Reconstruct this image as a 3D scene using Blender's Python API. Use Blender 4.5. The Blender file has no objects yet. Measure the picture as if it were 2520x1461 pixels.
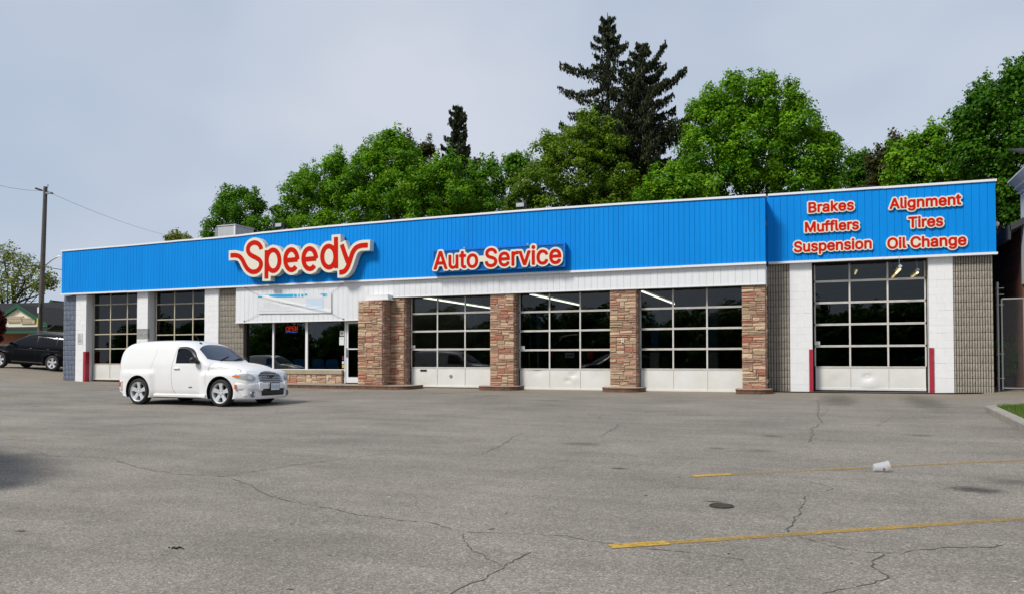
import bpy, bmesh, math, random
import numpy as np
from mathutils import Vector, Matrix
from mathutils.geometry import tessellate_polygon
random.seed(7); RNG = np.random.default_rng(7)
SC = bpy.context.scene
COL = SC.collection

# ---------------------------------------------------------------- camera
EYE = 1.45
YAW, PITCH = 0.3766, 0.0233
cam_d = bpy.data.cameras.new('camera'); cam = bpy.data.objects.new('camera', cam_d); COL.objects.link(cam)
cam.location = (0, 0, EYE); cam.rotation_euler = (math.pi/2 + PITCH, 0, YAW)
cam_d.sensor_width = 36; cam_d.lens = 27.455; cam_d.shift_y = 0.04596
cam_d.clip_start = 0.05; cam_d.clip_end = 3000
SC.camera = cam

# ---------------------------------------------------------------- sky, sun, exposure
SUN = Vector((-0.40, -0.66, 0.80)).normalized()
world = bpy.data.worlds.new('World'); SC.world = world; world.use_nodes = True
wt = world.node_tree; wn = wt.nodes; wl = wt.links
wn.clear()
wo = wn.new('ShaderNodeOutputWorld'); bg = wn.new('ShaderNodeBackground')
bg.inputs['Strength'].default_value = 0.1
sky = wn.new('ShaderNodeTexSky'); sky.sky_type = 'NISHITA'; sky.sun_disc = False
sky.sun_elevation = math.asin(SUN.z); sky.sun_rotation = math.atan2(SUN.x, SUN.y)
tc = wn.new('ShaderNodeTexCoord')
mp = wn.new('ShaderNodeMapping'); mp.inputs['Scale'].default_value = (1.0, 1.0, 1.7); mp.inputs['Location'].default_value = (0.35, 0.1, 0.0)
nz = wn.new('ShaderNodeTexNoise'); nz.inputs['Scale'].default_value = 1.7; nz.inputs['Detail'].default_value = 3.2; nz.inputs['Roughness'].default_value = 0.5
rp = wn.new('ShaderNodeValToRGB')
rp.color_ramp.elements[0].position = 0.33; rp.color_ramp.elements[0].color = (4.2, 5.1, 6.7, 1)
rp.color_ramp.elements[1].position = 0.70; rp.color_ramp.elements[1].color = (6.8, 7.2, 8.1, 1)
e = rp.color_ramp.elements.new(0.5); e.color = (5.1, 5.9, 7.2, 1)
mx = wn.new('ShaderNodeMix'); mx.data_type = 'RGBA'; mx.inputs['Factor'].default_value = 0.9
wl.new(tc.outputs['Generated'], mp.inputs['Vector']); wl.new(mp.outputs[0], nz.inputs['Vector'])
wl.new(nz.outputs['Fac'], rp.inputs['Fac']); wl.new(sky.outputs[0], mx.inputs['A']); wl.new(rp.outputs[0], mx.inputs['B'])
wl.new(mx.outputs['Result'], bg.inputs['Color']); wl.new(bg.outputs[0], wo.inputs['Surface'])
sun_d = bpy.data.lights.new('sun', 'SUN'); sun_d.energy = 3.3; sun_d.angle = math.radians(14); sun_d.color = (1.0, 0.95, 0.87)
sun_o = bpy.data.objects.new('sun', sun_d); COL.objects.link(sun_o)
sun_o.rotation_euler = (-SUN).to_track_quat('-Z', 'Y').to_euler(); sun_o.location = (-20, -30, 40)
vs = SC.view_settings; vs.view_transform = 'Standard'; vs.look = 'None'; vs.exposure = 0.0; vs.gamma = 1; vs.use_curve_mapping = False
cy = SC.cycles
cy.use_denoising = True; cy.max_bounces = 7; cy.diffuse_bounces = 3; cy.glossy_bounces = 4; cy.transmission_bounces = 4; cy.transparent_max_bounces = 14
cy.caustics_reflective = False; cy.caustics_refractive = False; cy.sample_clamp_indirect = 4

# ---------------------------------------------------------------- rays from photo positions (2520 px wide) to real places
_R = (Matrix.Rotation(YAW, 3, 'Z') @ Matrix.Rotation(PITCH, 3, 'X'))
FD, CXD, CYD = 2953/1.5365, 1260.0, 1300.46/1.5365
def ray(px, py):
    return _R @ Vector(((px - CXD)/FD, 1.0, -(py - CYD)/FD))
def at(px, py, Y):
    d = ray(px, py); t = Y/d.y
    return Vector((d.x*t, Y, EYE + d.z*t))
def atz(px, py, zc):                      # at a distance along the camera axis
    d = ray(px, py); return Vector((d.x*zc, d.y*zc, EYE + d.z*zc))
def S(px): return px/1.5365               # source pixels -> 2520 px frame
def _lerp(x, pts):
    return float(np.interp(x, [p[0] for p in pts], [p[1] for p in pts]))
_LEFT = [(-220, 1.3), (-70, .9), (-45, .66), (-35, .50), (-31.5, .25), (-28.2, .095), (-20, .02), (-13, 0), (-1.5, 0), (3.3, .012), (4.4, .055), (9, .12), (40, .3), (220, .6)]
def gz(x, y):
    yy = y if y < 26 else 26 + (y - 26)*.15
    if y < -10: yy = -10 + (y + 10)*.1
    r = min(max(y/23.0, 0), 1.1)
    r = r*r*(3 - 2*r) if r < 1 else 1 + (r - 1)*.9
    return 0.0255*yy + r*_lerp(x, _LEFT)
def gat(px, py):
    d = ray(px, py); t = 6.0
    for _ in range(60):
        t2 = (gz(d.x*t, d.y*t) - EYE)/d.z
        t = .5*t + .5*min(max(t2, 1), 300)
    return Vector((d.x*t, d.y*t, gz(d.x*t, d.y*t)))

# ---------------------------------------------------------------- materials
def _n(nt, t, **kw):
    n = nt.nodes.new(t)
    for k, v in kw.items():
        if k in n.inputs: n.inputs[k].default_value = v
        else: setattr(n, k, v)
    return n
MATS = {}
def mat(name, col, rough=.6, metal=0.0, var=0.0, vscale=3.0, col2=None, bump=0.0, bscale=40.0, spec=.5, coat=0.0, coord='Object', emit=None, estr=0, detail=4, stretch=None):
    m = bpy.data.materials.new(name); m.use_nodes = True; nt = m.node_tree
    b = nt.nodes['Principled BSDF']
    b.inputs['Base Color'].default_value = (*col, 1); b.inputs['Roughness'].default_value = rough
    b.inputs['Metallic'].default_value = metal; b.inputs['Specular IOR Level'].default_value = spec
    b.inputs['Coat Weight'].default_value = coat; b.inputs['Coat Roughness'].default_value = .04
    if emit: b.inputs['Emission Color'].default_value = (*emit, 1); b.inputs['Emission Strength'].default_value = estr
    t = None
    if var or bump:
        t = _n(nt, 'ShaderNodeNewGeometry') if coord == 'World' else _n(nt, 'ShaderNodeTexCoord'); src = t.outputs['Position' if coord == 'World' else coord]
        if stretch:
            mpn = _n(nt, 'ShaderNodeMapping'); mpn.inputs['Scale'].default_value = stretch
            nt.links.new(src, mpn.inputs['Vector']); src = mpn.outputs[0]
    if var:
        nn = _n(nt, 'ShaderNodeTexNoise', Scale=vscale, Detail=detail, Roughness=.6); nt.links.new(src, nn.inputs['Vector'])
        r = _n(nt, 'ShaderNodeValToRGB'); r.color_ramp.elements[0].position = .3; r.color_ramp.elements[1].position = .7
        c2 = col2 or tuple(c*(1 - var) for c in col)
        r.color_ramp.elements[0].color = (*c2, 1); r.color_ramp.elements[1].color = (*col, 1)
        nt.links.new(nn.outputs['Fac'], r.inputs['Fac']); nt.links.new(r.outputs[0], b.inputs['Base Color'])
    if bump:
        bn = _n(nt, 'ShaderNodeTexNoise', Scale=bscale, Detail=5); nt.links.new(src, bn.inputs['Vector'])
        bb = _n(nt, 'ShaderNodeBump', Strength=bump, Distance=.02); nt.links.new(bn.outputs['Fac'], bb.inputs['Height'])
        nt.links.new(bb.outputs[0], b.inputs['Normal'])
    MATS[name] = m
    return m
def mat_vary(name, ramp, rough=.8, bump=.5, bscale=25, noise=.35, nscale=6, stretch=(1, 1, 1)):
    """each object takes its own colour from a ramp (Object Info random) with grain on top"""
    m = mat(name, (1, 1, 1), rough, bump=bump, bscale=bscale, coord='World'); nt = m.node_tree; b = nt.nodes['Principled BSDF']
    oi = _n(nt, 'ShaderNodeObjectInfo'); r = _n(nt, 'ShaderNodeValToRGB'); r.color_ramp.interpolation = 'CONSTANT' if len(ramp) > 3 else 'LINEAR'
    els = r.color_ramp.elements
    while len(els) < len(ramp): els.new(.5)
    for i, c in enumerate(ramp): els[i].position = i/len(ramp); els[i].color = (*c, 1)
    nt.links.new(oi.outputs['Random'], r.inputs['Fac'])
    t = _n(nt, 'ShaderNodeNewGeometry'); mpn = _n(nt, 'ShaderNodeMapping'); mpn.inputs['Scale'].default_value = stretch
    nn = _n(nt, 'ShaderNodeTexNoise', Scale=nscale, Detail=6, Roughness=.65)
    nt.links.new(t.outputs['Position'], mpn.inputs['Vector']); nt.links.new(mpn.outputs[0], nn.inputs['Vector'])
    mr = _n(nt, 'ShaderNodeMapRange'); mr.inputs['From Min'].default_value = .25; mr.inputs['From Max'].default_value = .75
    mr.inputs['To Min'].default_value = 1 - noise; mr.inputs['To Max'].default_value = 1 + noise*.5
    nt.links.new(nn.outputs['Fac'], mr.inputs['Value'])
    mm = _n(nt, 'ShaderNodeVectorMath', operation='MULTIPLY'); nt.links.new(r.outputs[0], mm.inputs[0]); nt.links.new(mr.outputs[0], mm.inputs[1])
    nt.links.new(mm.outputs[0], b.inputs['Base Color'])
    return m
def mat_glass(name, tint=(.55, .6, .58), refl=1.0):
    m = bpy.data.materials.new(name); m.use_nodes = True; nt = m.node_tree; nt.nodes.clear()
    o = _n(nt, 'ShaderNodeOutputMaterial'); tr = _n(nt, 'ShaderNodeBsdfTransparent'); tr.inputs[0].default_value = (*tint, 1)
    g = _n(nt, 'ShaderNodeBsdfGlossy', Roughness=.004); g.inputs[0].default_value = (refl, refl, refl, 1)
    f = _n(nt, 'ShaderNodeFresnel', IOR=1.5); mxs = _n(nt, 'ShaderNodeMixShader')
    nt.links.new(f.outputs[0], mxs.inputs[0]); nt.links.new(tr.outputs[0], mxs.inputs[1]); nt.links.new(g.outputs[0], mxs.inputs[2])
    nt.links.new(mxs.outputs[0], o.inputs[0]); MATS[name] = m
    return m
def mat_leaf(name, c1, c2, trans=.35):
    m = bpy.data.materials.new(name); m.use_nodes = True; nt = m.node_tree; nt.nodes.clear()
    o = _n(nt, 'ShaderNodeOutputMaterial'); at_ = _n(nt, 'ShaderNodeAttribute', attribute_name='tone')
    mxc = _n(nt, 'ShaderNodeMix', data_type='RGBA'); mxc.inputs['A'].default_value = (*c1, 1); mxc.inputs['B'].default_value = (*c2, 1)
    nt.links.new(at_.outputs['Fac'], mxc.inputs['Factor'])
    d = _n(nt, 'ShaderNodeBsdfPrincipled', Roughness=.55); d.inputs['Specular IOR Level'].default_value = .18
    t = _n(nt, 'ShaderNodeBsdfTranslucent'); ms = _n(nt, 'ShaderNodeMixShader'); ms.inputs[0].default_value = trans
    nt.links.new(mxc.outputs['Result'], d.inputs['Base Color']); nt.links.new(mxc.outputs['Result'], t.inputs[0])
    nt.links.new(d.outputs[0], ms.inputs[1]); nt.links.new(t.outputs[0], ms.inputs[2]); nt.links.new(ms.outputs[0], o.inputs[0])
    MATS[name] = m
    return m

# ---------------------------------------------------------------- objects
WLOC = {}
def tag(o, label=None, cat=None, group=None, kind=None):
    if label: o['label'] = label
    if cat: o['category'] = cat
    if group: o['group'] = group
    if kind: o['kind'] = kind
    return o
def thing(name, loc, label, cat, group=None, rz=0.0):
    o = bpy.data.objects.new(name, None); COL.objects.link(o); o.location = loc; o.rotation_euler = (0, 0, rz); o.empty_display_size = .3
    WLOC[o] = Vector(loc) if not rz else None
    return tag(o, label, cat, group)
class MB:
    def __init__(s): s.v = []; s.f = []; s.mi = []; s.cur = 0
    def add(s, vs, fs):
        n = len(s.v); s.v += [tuple(v) for v in vs]; s.f += [tuple(i + n for i in f) for f in fs]; s.mi += [s.cur]*len(fs); return s
    def box(s, x0, y0, z0, x1, y1, z1):
        return s.add([(x0, y0, z0), (x1, y0, z0), (x1, y1, z0), (x0, y1, z0), (x0, y0, z1), (x1, y0, z1), (x1, y1, z1), (x0, y1, z1)],
                     [(0, 3, 2, 1), (4, 5, 6, 7), (0, 1, 5, 4), (1, 2, 6, 5), (2, 3, 7, 6), (3, 0, 4, 7)])
    def cbox(s, x0, y0, z0, x1, y1, z1, c=.01):       # box whose edges toward -Y are chamfered
        v = [(x0, y1, z0), (x1, y1, z0), (x1, y1, z1), (x0, y1, z1), (x0, y0 + c, z0), (x1, y0 + c, z0), (x1, y0 + c, z1), (x0, y0 + c, z1),
             (x0 + c, y0, z0 + c), (x1 - c, y0, z0 + c), (x1 - c, y0, z1 - c), (x0 + c, y0, z1 - c)]
        return s.add(v, [(0, 3, 2, 1), (0, 1, 5, 4), (1, 2, 6, 5), (2, 3, 7, 6), (3, 0, 4, 7), (4, 5, 9, 8), (5, 6, 10, 9), (6, 7, 11, 10), (7, 4, 8, 11), (8, 9, 10, 11)])
    def tube(s, pts, r, n=8, cap=True):
        pts = [Vector(p) for p in pts]; rs = r if isinstance(r, (list, tuple)) else [r]*len(pts); rings = []
        up = Vector((0, 0, 1))
        for i, p in enumerate(pts):
            d = (pts[min(i + 1, len(pts) - 1)] - pts[max(i - 1, 0)]).normalized()
            a = d.cross(up if abs(d.z) < .95 else Vector((1, 0, 0))).normalized(); b = d.cross(a).normalized()
            rings.append([p + (a*math.cos(k*2*math.pi/n) + b*math.sin(k*2*math.pi/n))*rs[i] for k in range(n)])
        vs_ = [v for rg in rings for v in rg]; fs = []
        for i in range(len(pts) - 1):
            for k in range(n):
                k2 = (k + 1) % n; fs.append((i*n + k, i*n + k2, (i + 1)*n + k2, (i + 1)*n + k))
        if cap: fs += [tuple(range(n - 1, -1, -1)), tuple((len(pts) - 1)*n + k for k in range(n))]
        return s.add(vs_, fs)
    def grid(s, P, wrap=False, flip=False):             # P[i][j] points
        ni, nj = len(P), len(P[0]); vs_ = [p for row in P for p in row]; fs = []
        for i in range(ni - 1):
            for j in range(nj if wrap else nj - 1):
                j2 = (j + 1) % nj; q = (i*nj + j, i*nj + j2, (i + 1)*nj + j2, (i + 1)*nj + j); fs.append(q[::-1] if flip else q)
        return s.add(vs_, fs)
    def lathe(s, prof, c=(0, 0, 0), axis='Z', n=24):    # prof: (radius, height)
        P = []
        for r, h in prof:
            row = []
            for k in range(n):
                a = k*2*math.pi/n; u, w = r*math.cos(a), r*math.sin(a)
                row.append((c[0] + u, c[1] + w, c[2] + h) if axis == 'Z' else (c[0] + u, c[1] + h, c[2] + w))
            P.append(row)
        return s.grid(P, wrap=True, flip=(axis == 'Y'))
    def ell(s, c, rx, ry, rz, n=12, m=8):
        P = []
        for i in range(m + 1):
            a = -math.pi/2 + math.pi*i/m; ca = max(math.cos(a), .02)
            P.append([(c[0] + rx*ca*math.cos(k*2*math.pi/n), c[1] + ry*ca*math.sin(k*2*math.pi/n), c[2] + rz*math.sin(a)) for k in range(n)])
        return s.grid(P, wrap=True)
    def plate(s, loops, y0, y1, axis='Y'):              # filled outline (first loop outer, others holes) in X,Z given thickness y0 (front) .. y1 (back)
        tri = tessellate_polygon([[Vector((p[0], p[1], 0)) for p in lp] for lp in loops])
        flat = [p for lp in loops for p in lp]; n = len(flat)
        vs_ = [(p[0], y0, p[1]) for p in flat] + [(p[0], y1, p[1]) for p in flat]; fs = []
        for a, b, c in tri:
            A, B, C = flat[a], flat[b], flat[c]
            cr = (B[0] - A[0])*(C[1] - A[1]) - (B[1] - A[1])*(C[0] - A[0])
            if cr < 0: a, c = c, a
            fs += [(a, b, c), (c + n, b + n, a + n)]
        o = 0
        for lp in loops:
            L = len(lp)
            for k in range(L): fs.append((o + (k + 1) % L, o + k, o + k + n, o + (k + 1) % L + n))
            o += L
        return s.add(vs_, fs)
    def mesh(s, name, mats, org=None, smooth=False, sharp=None):
        me = bpy.data.meshes.new(name)
        v = np.array(s.v, dtype=float)
        if org is not None and len(v): v = v - np.array(org)
        me.from_pydata(v.tolist(), [], s.f)
        for m in (mats if isinstance(mats, (list, tuple)) else [mats]): me.materials.append(m)
        if any(s.mi): me.polygons.foreach_set('material_index', s.mi)
        if smooth:
            me.polygons.foreach_set('use_smooth', [True]*len(me.polygons))
            if sharp: me.set_sharp_from_angle(angle=math.radians(sharp))
        me.update()
        return me
    def build(s, name, mats, parent=None, smooth=False, sharp=None, local=False, loc=None, **kw):
        org = None
        if not local:
            if parent is not None: org = WLOC[parent]
            elif loc is not None: org = loc
        me = s.mesh(name, mats, org, smooth, sharp)
        o = bpy.data.objects.new(name, me); COL.objects.link(o)
        if parent is not None: o.parent = parent; WLOC[o] = WLOC.get(parent)
        elif loc is not None: o.location = loc; WLOC[o] = Vector(loc)
        else: WLOC[o] = Vector((0, 0, 0))
        if kw: tag(o, **kw)
        return o
def inst(name, me, parent, loc, scale=None, rz=0):
    o = bpy.data.objects.new(name, me); COL.objects.link(o); o.parent = parent
    w = WLOC.get(parent) or Vector((0, 0, 0)); o.location = Vector(loc) - w
    if scale: o.scale = scale
    if rz: o.rotation_euler = (0, 0, rz)
    return o
def copy_tree(o, parent=None):
    c = o.copy(); COL.objects.link(c); c.parent = parent
    for ch in list(o.children): copy_tree(ch, c)
    return c

# ---------------------------------------------------------------- outlines from distance fields (lettering)
def sdf_poly(segs, X, Z):
    P = np.stack([X.ravel(), Z.ravel()], 1); d = np.full(len(P), 1e9); cross = np.zeros(len(P), int)
    for a, b in segs:
        a = np.array(a); b = np.array(b); e_ = b - a; L = (e_**2).sum()
        if L < 1e-14: continue
        w = P - a; t = np.clip((w @ e_)/L, 0, 1); q = w - t[:, None]*e_; d = np.minimum(d, (q**2).sum(1))
        c = (a[1] > P[:, 1]) != (b[1] > P[:, 1])
        if abs(e_[1]) > 1e-12: cross += np.where(c & (P[:, 0] < a[0] + (P[:, 1] - a[1])*e_[0]/e_[1]), 1 if e_[1] > 0 else -1, 0)
    d = np.sqrt(d); return np.where(cross != 0, -d, d).reshape(X.shape)
def contour(F, x0, z0, h):
    ins = F < 0; nz_, nx_ = F.shape; nxt = {}
    def ex(i, j): t = F[j, i]/(F[j, i] - F[j, i + 1]); return (x0 + (i + t)*h, z0 + j*h)
    def ez(i, j): t = F[j, i]/(F[j, i] - F[j + 1, i]); return (x0 + i*h, z0 + (j + t)*h)
    idx = np.argwhere((ins[:-1, :-1] != ins[:-1, 1:]) | (ins[:-1, :-1] != ins[1:, :-1]) | (ins[:-1, :-1] != ins[1:, 1:]))
    for j, i in idx:
        c = ins[j, i]*1 + ins[j, i + 1]*2 + ins[j + 1, i + 1]*4 + ins[j + 1, i]*8
        b, r, t, l = ('x', i, j), ('z', i + 1, j), ('x', i, j + 1), ('z', i, j)
        tab = {1: [(b, l)], 2: [(r, b)], 3: [(r, l)], 4: [(t, r)], 5: [(b, r), (t, l)], 6: [(t, b)], 7: [(t, l)], 8: [(l, t)], 9: [(b, t)], 10: [(r, t), (l, b)], 11: [(r, t)], 12: [(l, r)], 13: [(b, r)], 14: [(l, b)]}
        for p, q in tab.get(c, []): nxt[p] = q
    loops = []
    while nxt:
        k0 = next(iter(nxt)); k = k0; lp = []
        while k in nxt:
            lp.append(ex(k[1], k[2]) if k[0] == 'x' else ez(k[1], k[2])); k = nxt.pop(k)
        out = []
        for p in lp:                                       # drop near-coincident points
            if not out or math.hypot(p[0] - out[-1][0], p[1] - out[-1][1]) > h*.25: out.append(p)
        red = [out[k] for k in range(len(out)) if len(out) < 8 or abs((out[k][0] - out[k - 1][0])*(out[(k + 1) % len(out)][1] - out[k][1]) - (out[k][1] - out[k - 1][1])*(out[(k + 1) % len(out)][0] - out[k][0])) > h*h*.004 or k % 6 == 0]
        if len(red) >= 3: loops.append(red)
    return loops
def area(lp): return .5*sum(lp[i - 1][0]*lp[i][1] - lp[i][0]*lp[i - 1][1] for i in range(len(lp)))
def inside(p, lp):
    c = False
    for i in range(len(lp)):
        a, b = lp[i - 1], lp[i]
        if (a[1] > p[1]) != (b[1] > p[1]) and p[0] < a[0] + (p[1] - a[1])*(b[0] - a[0])/(b[1] - a[1]): c = not c
    return c
def shapes(loops):                                         # [[outer, holes...], ...] left to right
    if not loops: return []
    big = max(loops, key=lambda l: abs(area(l))); sg = 1 if area(big) > 0 else -1
    outs = [l for l in loops if area(l)*sg > 1e-5]; res = [[o] for o in outs]
    for hl in loops:
        if area(hl)*sg < -1e-5:
            for r in res:
                if inside(hl[0], r[0]): r.append(hl); break
    return sorted(res, key=lambda r: min(p[0] for p in r[0]))
FACE = None
try:                                                       # the grotesque that ships with Blender; its default face otherwise
    import os
    FACE = bpy.data.fonts.load(os.path.join(bpy.utils.system_resource('DATAFILES'), 'fonts', 'Inter.woff2'))
except Exception:
    FACE = None
def text_segs(body):
    cu = bpy.data.curves.new('lettering', 'FONT'); cu.body = body; cu.size = 1; cu.font = FACE or cu.font; cu.resolution_u = 6
    ob = bpy.data.objects.new('lettering', cu); COL.objects.link(ob)
    dg = bpy.context.evaluated_depsgraph_get(); ev = ob.evaluated_get(dg); c2 = ev.to_curve(dg); segs = []
    for sp in c2.splines:
        bp = sp.bezier_points; pts = []
        for k in range(len(bp)):
            a, b = bp[k], bp[(k + 1) % len(bp)]; P0, P1, P2, P3 = a.co, a.handle_right, b.handle_left, b.co
            st = 1 if (P1 - P0).cross(P3 - P0).length < 1e-6 and (P2 - P0).cross(P3 - P0).length < 1e-6 else 7
            for i in range(st):
                t = i/st; p = P0*(1 - t)**3 + P1*3*t*(1 - t)**2 + P2*3*t*t*(1 - t) + P3*t**3; pts.append((p.x, p.y))
        segs += [(pts[i], pts[(i + 1) % len(pts)]) for i in range(len(pts))]
    ev.to_curve_clear(); bpy.data.objects.remove(ob); bpy.data.curves.remove(cu)
    return segs
CAP = 0.727                                                # cap height of the built-in face per size unit
def fit_text(body, x0, x1, z0, cap):
    segs = text_segs(body); xs = [p[0] for s_ in segs for p in s_]; zs = [p[1] for s_ in segs for p in s_]
    base = 0.0; sx = (x1 - x0)/(max(xs) - min(xs)); mn = min(xs)
    ch = max(p[1] for s_ in text_segs(body[0]) for p in s_); sz = cap/ch
    return [tuple((x0 + (p[0] - mn)*sx, z0 + (p[1] - base)*sz) for p in s_) for s_ in segs]
def text_field(segs, pad, h):
    xs = [p[0] for s_ in segs for p in s_]; zs = [p[1] for s_ in segs for p in s_]
    x0, x1, z0, z1 = min(xs) - pad, max(xs) + pad, min(zs) - pad, max(zs) + pad
    X, Z = np.meshgrid(np.arange(x0, x1 + h, h), np.arange(z0, z1 + h, h))
    return sdf_poly(segs, X, Z), x0, z0
# ================================================================ materials used around the place
M_white = mat('white_paint', (.80, .80, .80), .55, var=.10, vscale=2.2, col2=(.70, .70, .69), bump=.05, bscale=60)
M_band = mat('white_siding', (.80, .81, .825), .5, var=.07, vscale=1.3, coord='World', stretch=(1.8, 1, .5), detail=7)
M_trim = mat('white_trim', (.82, .82, .82), .4)
M_blue = mat('blue_siding', (.001, .27, .78), .6, var=.10, vscale=1.1, col2=(.001, .235, .70), spec=.12, coord='World', stretch=(1.6, 1, .35), detail=7)
M_bluebox = mat('blue_sign_box', (.003, .13, .44), .55, var=.25, vscale=3, spec=.15)
M_bluedk = mat('blue_backing', (.001, .16, .50), .8, spec=.1)
M_red = mat('red_letter', (.59, .012, .003), .55, spec=.08)
M_cream = mat('cream_face', (.78, .74, .60), .4)
M_case = mat('cream_case', (.70, .68, .60), .45, var=.15, vscale=3)
M_guard = mat('red_guard_paint', (.42, .02, .045), .5, var=.25, vscale=6)
M_mortar = mat('mortar', (.33, .26, .19), .95, bump=.4, bscale=60)
M_block = mat_vary('split_face_block', [(.35, .315, .26), (.40, .36, .295), (.375, .335, .28)], .95, bump=.5, bscale=28, noise=.18, nscale=9)
M_blockblue = mat_vary('blue_grey_block', [(.20, .235, .30), (.24, .275, .345), (.22, .255, .32)], .95, bump=1.0, bscale=28, noise=.45, nscale=18)
M_grout = mat('block_grout', (.13, .115, .095), .95)
M_groutblue = mat('blue_grey_grout', (.11, .13, .165), .95)
M_pblock = mat_vary('painted_block', [(.84, .84, .84), (.83, .83, .825), (.835, .835, .84)], .6, bump=.2, bscale=50, noise=.05, nscale=4)
M_bare = mat('unpainted_block', (.42, .42, .40), .9, var=.5, vscale=9, bump=.5, bscale=40)
M_stone = mat_vary('ledge_stone', [(0.573, 0.408, 0.267), (0.607, 0.449, 0.303), (0.421, 0.176, 0.112), (0.522, 0.376, 0.245), (0.405, 0.294, 0.184), (0.522, 0.294, 0.192), (0.623, 0.465, 0.318), (0.447, 0.196, 0.126), (0.472, 0.343, 0.224), (0.573, 0.400, 0.267), (0.522, 0.335, 0.224), (0.447, 0.327, 0.209)],
                   .92, bump=.9, bscale=16, noise=.30, nscale=5, stretch=(1, 1, 5))
M_conc = mat('concrete', (.36, .33, .28), .9, var=.3, vscale=5, bump=.4, bscale=40)
M_sill = mat('concrete_sill', (.42, .35, .245), .9, var=.25, vscale=6, bump=.3, bscale=40)
M_edge = mat('worn_painted_edge', (.085, .055, .04), .85, var=.9, vscale=7, col2=(.22, .10, .05), bump=.4, bscale=30)
M_alu = mat('door_rail_paint', (.72, .71, .68), .45, var=.12, vscale=5, col2=(.60, .56, .50))
M_door = mat('white_door_panel', (.78, .775, .75), .42, var=.1, vscale=1.6, col2=(.70, .68, .62), bump=.12, bscale=3)
M_dark = mat('dark_gap', (.012, .012, .012), .8)
M_rubber = mat('black_rubber', (.015, .015, .015), .75)
M_glass = mat_glass('window_glass', (.62, .65, .63))
M_metal = mat('galvanized_metal', (.42, .43, .44), .4, .8)
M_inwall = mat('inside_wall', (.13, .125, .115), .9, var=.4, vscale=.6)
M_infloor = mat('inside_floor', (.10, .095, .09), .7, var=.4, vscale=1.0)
M_roof = mat('roof_gravel', (.16, .15, .14), .95)
M_tube = mat('lit_tube', (1, 1, 1), .5, emit=(1, .96, .85), estr=4)
M_tubew = mat('warm_lit_tube', (1, 1, 1), .5, emit=(1, .72, .32), estr=1.6)
M_fix = mat('fixture_white', (.5, .5, .5), .5)
M_paper = mat('paper', (.75, .76, .74), .7)
M_ink = mat('ink', (.04, .04, .045), .7)
M_greyink = mat('grey_ink', (.33, .34, .35), .7)

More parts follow.
